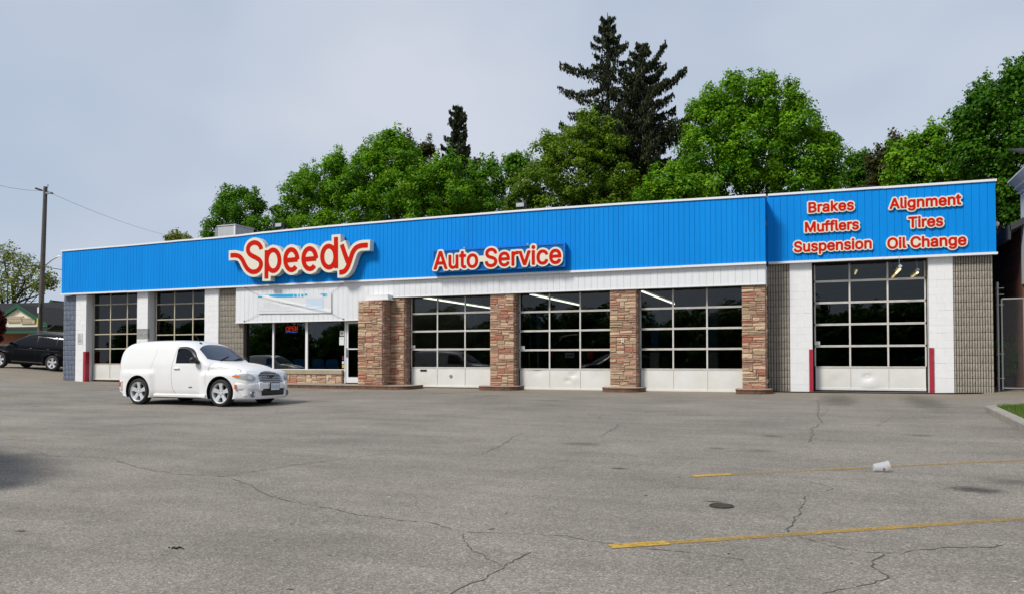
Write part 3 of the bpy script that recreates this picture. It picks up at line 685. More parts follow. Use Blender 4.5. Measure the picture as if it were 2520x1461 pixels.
# ---- concrete bases with rounded ends and worn steel edging
def curb_base(name, x0, x1, yfront, yback, h, rl, rr, sink=.12):
    pts = []
    def arc(cx_, cy_, r, a0, a1, n=10): return [(cx_ + r*math.cos(a0 + (a1 - a0)*k/n), cy_ + r*math.sin(a0 + (a1 - a0)*k/n)) for k in range(n + 1)]
    pts = [(x0, yback)] + arc(x0 + rl, yfront + rl, rl, math.pi, 1.5*math.pi) + arc(x1 - rr, yfront + rr, rr, 1.5*math.pi, 2*math.pi) + [(x1, yback)]
    mm = MB(); n = len(pts); zt = h
    gzz = [gz(x, y) for x, y in pts]
    mm.add([(x, y, gzz[i] - sink) for i, (x, y) in enumerate(pts)] + [(x, y, gzz[i] + h) for i, (x, y) in enumerate(pts)], [(i, i + 1, n + i + 1, n + i) for i in range(n - 1)])
    mm.cur = 1; c = 0.02
    cxm = sum(p[0] for p in pts)/n; cym = max(p[1] for p in pts)
    mm.add([(x, y, gzz[i] + h) for i, (x, y) in enumerate(pts)], [tuple(range(n))])
    mm.cur = 0
    mm.tube([(x, y - .0, gzz[i] + h - .012) for i, (x, y) in enumerate(pts)], .018, 6)
    return mm.build(name, [M_edge, M_conc], shop)
curb_base('concrete_base', wx0 - .5, q(1545, 1450, 22.4).x + .1, 22.20, YP + .1, .115, .15, .55)
for (xa_, xb_), (sa, sb) in zip(pil, ((1807, 1960), (2274, 2429), (2783, 2919))):
    curb_base('concrete_base', q(sa, 1460, 22.7).x, q(sb, 1460, 22.7).x, 22.52, YP + .1, .125, .35 if sa < 2700 else .12, .45)

# ---- bay doors
def bay_door(xl, xr, zs, zt, zb, stiles, Y, railm=M_alu, rh=.030, label=None, dents=()):
    """zs: rail heights top down, the last one tops the solid bottom panels"""
    d = MB(); d.box(xl - .05, Y + .07, zb - .05, xl - .004, Y + .12, zt); d.box(xr + .004, Y + .07, zb - .05, xr + .05, Y + .12, zt)
    d.box(xl, Y - .012, zt - .06, xr, Y + .05, zt + .12); root = d.build('bay_door', M_rubber, shop)
    if label: root['label'] = label
    xx = [xl] + stiles + [xr]; sw = .026
    zz = list(zs)
    for k, z in enumerate(zz):
        b = MB(); r_ = rh if k < len(zz) - 1 else rh*.9
        b.cbox(xl, Y - .012, z - r_, xr, Y + .04, z - .002, .006); b.cbox(xl, Y - .012, z + .002, xr, Y + .04, z + r_, .006); b.build('rail', railm, root)
    b = MB(); b.cbox(xl, Y - .012, zb, xr, Y + .04, zb + .075, .008); b.build('rail', M_door, root)
    b = MB(); b.box(xl, Y - .004, zb - .03, xr, Y + .03, zb - .001); b.build('bottom_seal', M_rubber, root)
    lev = [zt - .06] + zz
    for k in range(len(lev) - 1):
        z1, z0 = lev[k] - (rh if k else 0), lev[k + 1] + rh
        for i, x in enumerate(xx):
            b = MB(); b.cbox(x - sw*(.9 if 0 < i < len(xx) - 1 else .7), Y - .008, z0, x + sw*(.9 if 0 < i < len(xx) - 1 else .7), Y + .036, z1, .006); b.build('stile', railm, root)
        for i in range(len(xx) - 1):
            b = MB(); tl = random.uniform(-.004, .004); tz = random.uniform(-.003, .003)
            x0, x1 = xx[i] + .02, xx[i + 1] - .02
            b.add([(x0, Y + .012, z0 - .01), (x1, Y + .012 + tl, z0 - .01), (x1, Y + .012 + tl + tz, z1 + .01), (x0, Y + .012 + tz, z1 + .01),
                   (x0, Y + .018, z0 - .01), (x1, Y + .018 + tl, z0 - .01), (x1, Y + .018 + tl + tz, z1 + .01), (x0, Y + .018 + tz, z1 + .01)], [(0, 1, 2, 3), (7, 6, 5, 4), (0, 4, 5, 1), (1, 5, 6, 2), (2, 6, 7, 3), (3, 7, 4, 0)])
            b.build('pane', M_glass, root)
    z1, z0 = zz[-1] - rh, zb + .075
    for i in range(len(xx) - 1):
        b = MB(); x0, x1 = xx[i] + .006, xx[i + 1] - .006; N = 14; P = []
        dd = [t for t in dents if t[0] == i]
        for jz in range(N + 1):
            row = []
            for ix in range(N + 1):
                u, v = ix/N, jz/N; y = Y - .002 - .006*math.sin(math.pi*u)*math.sin(math.pi*v)
                for _, du, dv, r, dep in dd:
                    s2 = ((u - du)**2 + ((v - dv)*.7)**2)/r**2; y += dep*math.exp(-s2*2)
                row.append((x0 + (x1 - x0)*u, y, z0 + (z1 - z0)*v))
            P.append(row)
        b.grid(P); b.box(x0, Y + .015, z0, x1, Y + .03, z1); b.build('bottom_panel', M_door, root, smooth=True, sharp=40)
    for x in xx[1:-1]:
        b = MB(); b.cbox(x - .011, Y - .016, z0, x + .011, Y + .02, z1, .004); b.build('stile', railm, root)
    return root
def zq(v): return EYE + v*YD
d1 = bay_door(q(1556, 1300, YD).x, pil[0][0] + .03, [zq(v) for v in (.0702, .0446, .0187, -.0075)], zq(.0955), zq(-.0352), [q(1654, 1300, YD).x, q(1758.5, 1300, YD).x], YD)
d2 = bay_door(q(1965.6, 1300, YD).x, pil[1][0] + .03, [zq(v) for v in (.0687, .0428, .0168, -.0091)], zq(.0955), zq(-.0372), [q(2078, 1300, YD).x, q(2194, 1300, YD).x], YD, dents=((0, .6, .9, .2, .02), (1, .75, .75, .12, .04), (1, .6, .42, .10, .035), (1, .85, .5, .2, -.015), (2, .5, .6, .3, .012)))
d3 = bay_door(q(2422.5, 1300, YD).x, pil[2][0] + .01, [zq(v) for v in (.069, .0429, .017, -.0087)], zq(.0955), zq(-.0368), [q(2545.5, 1300, YD).x, q(2674, 1300, YD).x], YD)
YD4 = YR + .33; z4 = lambda v: EYE + v*YD4
d4 = bay_door(q(3082, 1250, YD4).x, q(3500, 1250, YD4).x, [z4(v) for v in (.0959, .0706, .0449, .0193, -.0055)], z4(.1185), z4(-.0325), [q(3214, 1250, YD4).x, q(3358, 1250, YD4).x], YD4, dents=((1, .45, .55, .15, .045), (1, .5, .15, .3, -.02), (0, .6, .4, .25, .015)))
YD5 = YP + .30; z5 = lambda v: EYE + v*YD5
M_rail2 = mat('cream_rail_paint', (.62, .55, .42), .5, var=.2, vscale=5)
d5 = bay_door(q(355, 1250, YD5).x, q(543, 1250, YD5).x, [z5(v) for v in (.1003, .0741, .0488, .0237, -.0025)], z5(.1205), z5(-.0300), [q(417.5, 1250, YD5).x, q(481, 1250, YD5).x], YD5, railm=M_rail2, rh=.022)
d6 = bay_door(q(590.5, 1250, YD5).x, q(799, 1250, YD5).x, [z5(v) for v in (.0972, .0714, .0460, .0205, -.005)], z5(.1195), z5(-.0330), [q(659.5, 1250, YD5).x, q(729, 1250, YD5).x], YD5, railm=M_rail2, rh=.022)
# lintels and door tracks above and beside the bays
m = MB(); m.box(px1 + .02, YD + .02, zq(.0955) + .05, pil[2][0], YD + .3, 5.0); m.box(XL + .1, YD5 + .02, z5(.1195) + .03, q(826, 1250, YP).x, YD5 + .3, 5.3); m.box(xA1, YD4 + .02, z4(.1185) + .03, q(3560, 1250, YR).x, YD4 + .3, 5.3); m.build('lintel', M_dark, shop)
m = MB()
for x in (q(1552, 1300, YD).x - .03, pil[0][1] + .02, pil[1][1] + .02):
    m.box(x, YD - .10, gz(x, YD), x + .035, YD - .06, ZHI - .05)
m.build('door_jamb_trim', M_metal, shop)
m = MB(); m.cbox(-.09, 0, 0, .09, .03, .035, .01)
sl = q(1602, 1399, YD); mm = MB(); mm.box(sl.x - .12, YD - .022, sl.z - .03, sl.x + .12, YD - .012, sl.z + .03); mm.build('mail_slot', M_dark, d1)
sl = q(1705.5, 1421, YD); mm = MB(); mm.lathe([(.0, -.02), (.05, -.02), (.058, -.012), (.058, .0)], (sl.x, YD - .006, sl.z), 'Y', 18); mm.build('round_vent', M_metal, d1)
for dd, sxx, syy, yy in ((d1, 1561, 1310, YD), (d2, 1974, 1313, YD), (d4, 3088, 1296, YD4)):
    p = q(sxx, syy, yy); mm = MB(); mm.box(p.x - .03, yy - .0, p.z - .05, p.x + .09, yy + .008, p.z + .05); mm.build('sticker', M_paper, dd)

# ---- office windows and entrance door
YO = YP + .24
ox = [q(s_, 1300, YO).x for s_ in (916, 1035, 1161, 1305)]
ozt = zv(.0650, YO); ozb = q(1200, 1394, YO).z
fr = MB(); 
fr.box(ox[0] - .06, YO - .03, ozb - .05, ox[3] + .02, YO + .06, ozb - .001); fr.box(ox[0] - .06, YO - .02, ozt - .03, ox[3] + .9, YO + .05, ozt + .04)
for x, w in zip(ox, (.035, .035, .05, .0)):
    if w: fr.box(x - w, YO - .034, ozb, x + w, YO + .058, ozt - .031)
wf = fr.build('office_window_frame', M_trim, shop)
for i in range(3):
    b = MB(); b.box(ox[i] + .03, YO, ozb, ox[i + 1] - .03, YO + .008, ozt - .03); b.build('pane', M_glass, wf)
xd0, xd1 = q(1305, 1300, YO).x, q(1305, 1300, YO).x + 1.02
zd0 = gz(xd0, YO) + .125; zd1 = ozt - .035
dr = MB(); dr.box(xd0 - .0, YO - .036, zd0, xd0 + .045, YO + .06, zd1); dr.box(xd1, YO - .036, zd0, xd1 + .05, YO + .06, zd1); df = dr.build('door_frame', M_trim, shop)
dr = MB(); a0, a1 = xd0 + .05, xd1 - .005; y_ = YO - .01
dr.box(a0, y_, zd0 + .02, a0 + .085, y_ + .045, zd1 - .05); dr.box(a1 - .085, y_, zd0 + .02, a1, y_ + .045, zd1 - .05); dr.box(a0 + .085, y_, zd0 + .02, a1 - .085, y_ + .045, zd0 + .21); dr.box(a0 + .085, y_, zd1 - .12, a1 - .085, y_ + .045, zd1 - .05); zr = q(1340, 1318, YO).z; dr.box(a0 + .085, y_ - .03, zr - .02, a1 - .085, y_ + .0, zr + .02)
dd = dr.build('entrance_door', M_trim, shop)
b = MB(); b.box(a0 + .08, y_ + .018, zd0 + .2, a1 - .08, y_ + .026, zd1 - .11); b.build('pane', M_glass, dd)
b = MB(); zp0, zp1 = q(1310, 1345, YO).z, q(1310, 1315, YO).z; b.box(a0 + .03, y_ - .045, zp0, a0 + .06, y_ - .022, zp1); b.box(a0 + .035, y_ - .023, zp0, a0 + .055, y_, zp0 + .03); b.box(a0 + .035, y_ - .023, zp1 - .03, a0 + .055, y_, zp1); b.build('door_handle', M_metal, dd)
b = MB(); lk = q(1307.5, 1347, YO); b.lathe([(0, -.012), (.018, -.012), (.02, 0)], (a0 + .04, y_ - .002, lk.z), 'Y', 12); b.build('lock', M_rubber, dd)
# papers and stickers on the glass by the door
for nm, s0, t0, s1, t1, m_ in (('notice', 1286, 1250, 1301, 1268, M_paper), ('notice', 1283.5, 1272, 1301, 1303, M_paper), ('sticker', 1294, 1352, 1300.5, 1359, MATS['blue_sign_box']), ('sticker', 1294, 1364, 1300.5, 1374, M_paper), ('sticker', 1294, 1376, 1300.5, 1390, mat('yellow_sticker', (.6, .42, .1), .6)), ('sticker', 1294, 1345, 1300.5, 1350, M_red)):
    p0, p1 = q(s0, t0, YO), q(s1, t1, YO); b = MB(); b.box(p0.x, YO - .006, p1.z, p1.x, YO - .002, p0.z); o = b.build(nm, m_, wf)
    if nm == 'notice':
        b = MB(); H = p0.z - p1.z; W_ = p1.x - p0.x
        rows = ((.15, .3, .1, .9), (.42, .68, .15, .85), (.78, .88, .1, .9)) if t0 == 1250 else ((.1, .12, .2, .7), (.2, .215, .15, .8), (.3, .315, .15, .75))
        for a, c, l, r in rows: b.box(p0.x + W_*l, YO - .008, p0.z - H*c, p0.x + W_*r, YO - .0065, p0.z - H*a)
        b.build('print', M_ink if t0 == 1250 else M_greyink, o)
# small things fixed to the walls
def socket(p, w, h, m_=M_paper):
    mm = MB(); mm.cbox(p.x - w/2, p.y - .045, p.z - h/2, p.x + w/2, p.y + .0, p.z + h/2, .01); o = mm.build('outlet_box', m_, shop)
    b = MB()
    for s_ in (-.25, .25): b.lathe([(0, -.004), (w*.22, -.004), (w*.22, .002)], (p.x, p.y - .046, p.z + s_*h), 'Y', 10)
    b.build('socket', M_dark, o); return o
socket(q(2355.5, 1287.5, YP - .02), .075, .13)
p = q(2357, 1310, YP - .045); mm = MB(); mm.box(p.x - .04, p.y - .006, p.z - .10, p.x + .05, p.y + .02, p.z + .06); 
socket(q(1241, 1430, YW - .02), .06, .13)
ZN = q(301, 1280, YP)
mm = MB(); p0, p1 = q(294, 1258, YP), q(312.5, 1299, YP); mm.box(p0.x, YP - .016, p1.z, p1.x, YP - .006, p0.z); nb_ = mm.build('wall_notice', mat('notice_metal', (.60, .62, .62), .5), shop)
mm = MB(); H = p0.z - p1.z; W_ = p1.x - p0.x
for a in (.1, .18, .3, .38, .46, .58, .64, .70, .76, .82): mm.box(p0.x + W_*.15, YP - .019, p0.z - H*(a + .035), p1.x - W_*random.uniform(.12, .4), YP - .0165, p0.z - H*a)
mm.build('print', M_greyink, nb_)
# red steel corner guards at the bays
def guard(x0, x1, Y, z0, z1, lab, dy=.10):
    mm = MB(); mm.box(x0, Y - .028, z0, x1, Y - .008, z1); mm.box(x1 - .02, Y - .008, z0, x1, Y + dy, z1)
    mm.box(x0 + .02, Y - .034, z1 - .12, x0 + .05, Y - .028, z1 - .09)
    return mm.build('corner_guard', M_guard, shop)
a, b_ = q(315.5, 1400, YP), q(325.5, 1328, YP); guard(a.x, b_.x, YP, gz(a.x, YP) - .03, b_.z, '', .16)
a, b_ = q(3060, 1400, YR), q(3076, 1319.5, YR); guard(a.x, b_.x - .01, YR, gz(a.x, YR) - .03, b_.z, '')
a, b_ = q(3514, 1400, YR), q(3531, 1313.5, YR); guard(a.x, b_.x, YR, gz(a.x, YR) - .03, b_.z, '')
# ================================================================ signs
def stroke_segments(pts, n=10):
    P = [np.array(p, float) for p in pts]; out = []
    for i in range(len(P) - 1):
        p0, p1, p2, p3 = P[max(i - 1, 0)], P[i], P[i + 1], P[min(i + 2, len(P) - 1)]
        for k in range(n):
            t = k/n; out.append(.5*((2*p1) + (-p0 + p2)*t + (2*p0 - 5*p1 + 4*p2 - p3)*t*t + (-p0 + 3*p1 - 3*p2 + p3)*t**3))
    out.append(P[-1]); return out
def stroke_field(pl, r, X, Z, m0=0.0, m1=0.0, closed=False):
    """distance to a pen stroke with square-cut ends pushed out by m0 / m1"""
    d = np.full(X.shape, 1e9); 
    for a, b in zip(pl[:-1], pl[1:]):
        e_ = b - a; L = e_@e_
        if L < 1e-12: continue
        t = np.clip(((X - a[0])*e_[0] + (Z - a[1])*e_[1])/L, 0, 1); d = np.minimum(d, np.hypot(X - a[0] - t*e_[0], Z - a[1] - t*e_[1]))
    f = d - r
    if not closed:
        for p, q_, mm in ((pl[0], pl[2] if len(pl) > 2 else pl[1], m0), (pl[-1], pl[-3] if len(pl) > 2 else pl[-2], m1)):
            u = (p - q_)/np.linalg.norm(p - q_); s_ = (X - p[0])*u[0] + (Z - p[1])*u[1]
            near = np.hypot(X - p[0], Z - p[1]) < r*1.9 + mm
            # straight run-out past the end, cut square
            lat = np.abs(-(X - p[0])*u[1] + (Z - p[1])*u[0]) - r
            runout = np.maximum(lat, np.maximum(s_ - mm, -s_ - r))
            f = np.where(near, np.maximum(f, s_ - mm), f); f = np.minimum(f, runout)
    return f
YS = YF - .30
zc = lambda x, y: (lambda p: (p.x, p.z))(at(S(800 + x/2.0875), S(800 + y/2.0875), YS))
def ell_pts(cx_, cy_, rx, ry, a0, a1, n=20): return [(cx_ + rx*math.cos(math.radians(a0 + (a1 - a0)*k/n)), cy_ - ry*math.sin(math.radians(a0 + (a1 - a0)*k/n))) for k in range(n + 1)]
GL = [  # glyphs as pen strokes in the photo's crop, (points, closed)
 [([(150, 347), (190, 346), (222, 357), (245, 385), (263, 422), (286, 456), (318, 475), (352, 473), (379, 452), (391, 416), (380, 386), (352, 366), (320, 350), (296, 330), (287, 300), (297, 268), (322, 249), (347, 246), (371, 257), (387, 278), (392, 298)], 0)],
 [([(435, 306), (433, 529)], 0), (ell_pts(486, 386, 50, 82, 0, 360, 28), 1)],
 [(ell_pts(630, 381, 48, 80, 2, 318, 26), 0), ([(580, 387), (679, 378)], 0)],
 [(ell_pts(775, 373, 50, 80, 2, 318, 26), 0), ([(724, 380), (826, 370)], 0)],
 [([(982, 202), (983, 448)], 0), (ell_pts(926, 357, 52, 83, 0, 360, 28), 1)],
 [([(1028, 262), (1052, 335), (1077, 404)], 0), ([(1233, 266), (1180, 270), (1142, 286), (1117, 318), (1101, 360), (1087, 404), (1070, 446), (1044, 474), (1009, 481)], 0)]]
h_ = .02
c0, c1 = zc(120, 580), zc(1290, 160)
GX, GZ = np.meshgrid(np.arange(c0[0], c1[0], h_), np.arange(c0[1] - .1, c1[1] + .35, h_))
sgn = thing('script_sign', (at(1110/1, 640, YF).x, YF, ZFB), 'big red script lettering in a cream outlined case on the blue fascia', 'sign')
RS = .081
backF = np.full(GX.shape, 1e9); letters = []
for gl in GL:
    F = np.full(GX.shape, 1e9)
    for pts, closed in gl:
        pl = [np.array(zc(*p)) for p in pts]
        pl = stroke_segments(pl, 5) if len(pl) > 3 else pl
        F = np.minimum(F, stroke_field(pl, RS, GX, GZ, 0, 0, closed)); backF = np.minimum(backF, stroke_field(pl, RS + .10, GX, GZ, .085, .085, closed))
    letters.append(F)
def field_plate(F, x0, z0, h, y0, y1, fill=False):
    mm = MB()
    for sh in shapes(contour(F, x0, z0, h)):
        if abs(area(sh[0])) < h*h*3: continue
        mm.plate([sh[0]] if fill else sh, y0, y1)
    return mm
for a_, b_, r_ in (((268, 352), (345, 425), .20), ((698, 400), (698, 446), .07), ((562, 400), (562, 440), .06), ((846, 390), (846, 430), .07), ((1010, 330), (1040, 440), .10)):
    backF = np.minimum(backF, stroke_field([np.array(zc(*a_)), np.array(zc(*b_))], r_, GX, GZ, 0, 0, True))
bk = field_plate(backF, GX[0, 0], GZ[0, 0], h_, YS, YF - .05, True)
nfront = 0
case = bk.build('case', [M_cream, M_case], sgn)
me = case.data
for p in me.polygons:
    if abs(p.normal.y) < .5: p.material_index = 1
for F in letters: field_plate(F, GX[0, 0], GZ[0, 0], h_, YS - .012, YS + .02).build('letter', M_red, sgn)
mm = MB()
for sx_, sy_ in ((1110/1.0, 0),): pass
for fx in (.12, .3, .5, .68, .86, .985):
    x = c0[0] + (c1[0] - c0[0])*fx; jx = int((x - GX[0, 0])/h_); colz = [GZ[j, 0] for j in range(GX.shape[0]) if backF[j, min(jx, GX.shape[1] - 1)] < 0]
    if colz: mm.box(x - .02, YF - .16, max(colz) - .02, x + .02, YF - .02, max(colz) + .05)
mm.build('mounting_bracket', M_metal, sgn)

def word_sign(name, body, box_src, Y, label, root=None, bold=.012, rim=.05, dz=.0, thick=.05, h=.0125, link=None, group=None):
    """box_src: (x left, y baseline left, x right, y baseline right, cap top at left) in source px"""
    xl, bl, xr, br, ct = box_src
    a, b, t = q(xl, bl, Y), q(xr, br, Y), q(xl, ct, Y)
    z0 = (a.z + b.z)/2; cap = t.z - a.z
    segs = fit_text(body, a.x, b.x, z0, cap)
    F, x0, z0_ = text_field(segs, rim + .08, h)
    if root is None: root = thing(name, (a.x, Y + thick + .08, z0), label, 'sign', group)
    B = F - rim
    if link:
        gx = x0 + np.arange(F.shape[1])*h; gzz = z0_ + np.arange(F.shape[0])*h; XX, ZZ = np.meshgrid(gx, gzz); lx0, lx1 = link
        B = np.minimum(B, np.maximum(np.maximum(a.x + (b.x - a.x)*lx0 - XX, XX - a.x - (b.x - a.x)*lx1), np.abs(ZZ - z0 - cap*.46) - cap*.17))
    field_plate(B, x0, z0_, h, Y, Y + thick, True).build('backing', M_cream, root)
    for sh in shapes(contour(F - bold, x0, z0_, h)):
        if abs(area(sh[0])) < .0008: continue
        mm = MB(); mm.plate(sh, Y - .01, Y + .012); mm.build('letter', M_red, root)
    return root
r6 = lambda x0, b0, x1, b1, ct: (2850 + x0/1.6233, 650 + b0/1.6233, 2850 + x1/1.6233, 650 + b1/1.6233, 650 + ct/1.6233)
YRS = YRF - .055
W6 = [('Brakes', (338, 246, 612, 235, 187)), ('Mufflers', (317, 365, 643, 355, 307)), ('Suspension', (249, 488, 721, 472, 427)), ('Alignment', (836, 222, 1271, 203, 162)), ('Tires', (951, 340, 1160, 332, 278)), ('Oil Change', (823, 466, 1303, 452, 403))]
for body, bx in W6:
    lk_ = (.22, .34) if body == 'Oil Change' else None
    word_sign('word_sign', body, r6(*bx), YRS, 'red letters reading %s with cream outline, mounted above the right bay' % body, thick=.045, rim=.048, bold=.0125, link=lk_, group='red word signs on the right fascia')
# Auto Service in its blue box
YA = YF - .22
r4 = lambda x, y: (1500 + x/2.18, 850 + y/2.18)
p0, p1 = at(S(r4(295, 392)[0]), S(r4(295, 392)[1]), YA), at(S(r4(1388, 150)[0]), S(r4(1388, 150)[1]), YA)
p2 = at(S(r4(297, 210)[0]), S(r4(297, 210)[1]), YA); p3 = at(S(r4(1385, 350)[0]), S(r4(1385, 350)[1]), YA)
bx0, bx1, bz0, bz1 = (p0.x + p2.x)/2, (p1.x + p3.x)/2, (p0.z + p3.z)/2, (p1.z + p2.z)/2
asn = thing('box_sign', (bx0, YF, bz0), 'blue box sign reading Auto Service in red letters with cream outline', 'sign')
mm = MB(); mm.box(bx0, YA + .03, bz0, bx1, YF - .03, bz1); t_ = .05
mm.box(bx0, YA, bz0, bx0 + t_, YA + .03, bz1); mm.box(bx1 - t_, YA, bz0, bx1, YA + .03, bz1); mm.box(bx0 + t_, YA, bz1 - t_, bx1 - t_, YA + .03, bz1); mm.box(bx0 + t_, YA, bz0, bx1 - t_, YA + .03, bz0 + t_)
mm.build('box', mat('sign_box_blue', (.002, .17, .60), .4, var=.1, vscale=4), asn)
mm = MB(); mm.box(bx0 + t_, YA + .018, bz0 + t_, bx1 - t_, YA + .0295, bz1 - t_); mm.build('face', M_bluebox, asn)
mm = MB(); [mm.box(x - .03, YF - .2, bz1, x + .03, YF - .1, bz1 + .05) for x in (bx0 + (bx1 - bx0)*.25, bx0 + (bx1 - bx0)*.73)]; mm.build('hanger', M_metal, asn)
YAL = YA - .05
word_sign('', 'Auto Service', (r4(308, 362)[0], r4(308, 360)[1], r4(1352, 318)[0], r4(1352, 322)[1], r4(308, 219)[1]), YAL, '', root=asn, rim=.074, bold=.018, thick=.065, h=.018, link=(.34, .42))

# ---- banner on the white siding
YBN = YB - .035
b0, b1, b2, b3 = [at(S(940 + x/7), S(1080 + y/7), YBN) for x, y in ((250, 228), (2190, 178), (2190, 715), (250, 735))]
bn = thing('banner', ((b0.x + b2.x)/2, YB, b3.z), 'faded white vinyl banner with blue top strip sagging on ropes above the office window', 'banner')
NX, NZ = 60, 20
def bpt(u, v, off=0.0):                                  # u right, v down; a slack fold runs from top left to bottom right
    top = b0.lerp(b1, u); bot = b3.lerp(b2, u); p = top.lerp(bot, v)
    line = .03 + .93*u**.85; d = v - line
    y = YBN - .018*math.exp(-(d/.07)**2) + .016*math.exp(-((d - .10)/.05)**2)*(u*(1 - u)*4) - .012*math.sin(u*9)*v*(1 - v)
    return (p.x, y - off, p.z - (.012*math.sin(math.pi*u) if v < .5 else 0))
mm = MB(); mm.grid([[bpt(i/NX, j/NZ) for i in range(NX + 1)] for j in range(NZ, -1, -1)]); mm.grid([[(p[0], p[1] + .006, p[2]) for p in (bpt(i/NX, j/NZ) for i in range(NX + 1))] for j in range(NZ + 1)])
mm.build('cloth', mat('vinyl_white', (.76, .775, .78), .45, var=.06, vscale=3), bn, smooth=True)
M_cyan = mat('cyan_print', (.0, .42, .78), .45); M_pale = mat('pale_blue_print', (.58, .68, .80), .5); M_faint = mat('faint_grey_print', (.62, .64, .66), .5)
def bprint(u0, v0, u1, v1, m_, name='print', n=14, fn=None):
    mm = MB(); rows = []
    for j in range(5):
        v = v1 + (v0 - v1)*j/4; row = []
        for i in range(n + 1):
            u = u0 + (u1 - u0)*i/n; vv = v + (fn(u)*(1 if j < 2 else 0) if fn else 0); row.append(bpt(u, vv, .004))
        rows.append(row)
    mm.grid(rows); mm.build(name, m_, bn)
bprint(.0, .015, .5, .03, M_cyan); bprint(.16, .035, .49, .17, M_cyan, fn=lambda u: -.06*max(0, (.26 - u)/.1)); bprint(.0, .10, .06, .17, M_cyan)
for a, c in ((.50, .54), (.56, .58), (.60, .63)): bprint(a, .03, c, .17, M_cyan, n=3)
bprint(.645, .02, .68, .12, M_cyan, n=3); bprint(.855, .04, .93, .09, M_cyan, n=3); bprint(.885, .10, .925, .19, M_cyan, n=3); bprint(.935, .06, .945, .19, M_cyan, n=2)
bprint(.66, .25, .90, .78, M_pale, n=10)
for k in range(22):
    u = .02 + k*.026; bprint(u, .845, u + random.uniform(.012, .022), .885, M_pale, n=2)
wsg = fit_text('Welcome', 0.045, .60, .24, .42)
wsh = shapes(contour(*text_field(wsg, .03, .006), .006))
mm = MB()
for sh in wsh:
    tri = tessellate_polygon([[Vector((p[0], p[1], 0)) for p in lp] for lp in sh]); fl = [p for lp in sh for p in lp]; n0 = len(mm.v)
    vv = []
    for p in fl:
        u, v = p[0] + (p[1] - .24)*.12, 1 - p[1]; vv.append(bpt(min(u, .98), min(max(v, .02), .98), .0045))
    fs = [t if (fl[t[1]][0] - fl[t[0]][0])*(fl[t[2]][1] - fl[t[0]][1]) - (fl[t[1]][1] - fl[t[0]][1])*(fl[t[2]][0] - fl[t[0]][0]) > 0 else t[::-1] for t in tri]
    mm.add(vv, fs)
mm.build('print', mat('welcome_print', (.715, .73, .745), .45), bn)
M_rope = mat('rope', (.28, .28, .28), .8)
mm = MB()
for pa, pb in ((b0, at(S(800 + 262/2.0875), S(800 + 597/2.0875), YBN + .02)), (b1, at(S(800 + 1038/2.0875), S(800 + 560/2.0875), YBN + .02)), (b2, at(S(800 + 1040/2.0875), S(800 + 845/2.0875), YBN + .02)), (b3, at(S(800 + 258/2.0875), S(800 + 862/2.0875), YBN + .02))):
    pa = Vector(pa); pb = Vector(pb); mid = pa.lerp(pb, .5) - Vector((0, 0, .03)); mm.tube([pa, mid, pb], .0045, 5); mm.ell(pb, .03, .03, .03, 8, 5)
mm.build('rope', M_rope, bn)

# ---- neon sign in the middle office window
M_neon = mat('neon_red', (1, .05, .02), .4, emit=(1, .05, .02), estr=1.3); M_neonb = mat('neon_blue', (.1, .2, 1), .4, emit=(.06, .16, 1), estr=1.6)
YN = YO + .10
n9 = lambda x, y: Vector((lambda p: (p.x, YN, p.z))(at(S(860 + x/4.5), S(1180 + y/4.5), YN)))
neon = thing('neon_sign', n9(1090, 340), 'red neon open sign with blue wave glowing in the office window', 'sign')
for ch in ([[(1020, 240), (1000, 250), (992, 280), (998, 308), (1016, 318), (1034, 306), (1040, 278), (1034, 250), (1020, 240)]], [[(1055, 318), (1055, 240), (1085, 242), (1094, 260), (1084, 278), (1055, 280)]], [[(1140, 238), (1110, 240), (1108, 276), (1110, 312), (1142, 310)], [(1108, 276), (1134, 275)]], [[(1155, 312), (1155, 238), (1190, 310), (1190, 236)]]):
    mm = MB()
    for pl in ch: mm.tube([n9(*p) for p in pl], .010, 6)
    mm.build('neon_letter', M_neon, neon)
mm = MB(); mm.tube([n9(*p) for p in ((990, 340), (1020, 330), (1060, 324), (1100, 332), (1140, 338), (1190, 326))], .010, 6); mm.build('neon_wave', M_neonb, neon)
mm = MB(); a = n9(975, 350); b_ = n9(1205, 225); mm.box(a.x, YN + .03, a.z, b_.x, YN + .05, b_.z); mm.build('backboard', M_dark, neon)
mm = MB(); mm.tube([n9(1020, 225), n9(1020, 165)], .005, 5); mm.tube([n9(1160, 225), n9(1160, 165)], .005, 5); mm.build('hanging_chain', M_metal, neon)

# ================================================================ inside the shop
M_chair = mat('blue_vinyl', (.03, .20, .75), .45); M_chrome = mat('chrome', (.75, .76, .78), .15, 1.0)
def chair(x, y, label, rz=0):
    zf = gz(x, y) + .04; t = thing('waiting_chair', (x, y, zf), label, 'chair', 'blue waiting room chairs')
    m = MB(); m.cbox(x - .25, y - .02, zf + .42, x + .25, y + .46, zf + .50, .03); m.build('seat', M_chair, t)
    m = MB(); P = []
    for j in range(7):
        v = j/6; P.append([(x + (i/6 - .5)*.52*(1 - .12*v*v), y - .06 - .05*v - .03*math.cos((i/6 - .5)*3), zf + .50 + .42*v - (.03*((i/6 - .5)*2)**4 if j == 6 else 0)) for i in range(7)])
    m.grid(P); m.grid([[(a, b + .05, c) for a, b, c in r] for r in P], flip=True); m.build('backrest', M_chair, t, smooth=True)
    for s in (-1, 1):
        m = MB(); X_ = x + s*.29; m.tube([(X_, y + .42, zf), (X_, y + .42, zf + .62), (X_, y + .36, zf + .67), (X_, y + .0, zf + .67), (X_, y - .08, zf + .62), (X_, y - .08, zf)], .013, 8); m.build('chair_frame', M_chrome, t)
    return t
YCH = YO + .55
zc9 = lambda x, y, Y: at(S(860 + x/4.5), S(1180 + y/4.5), Y)
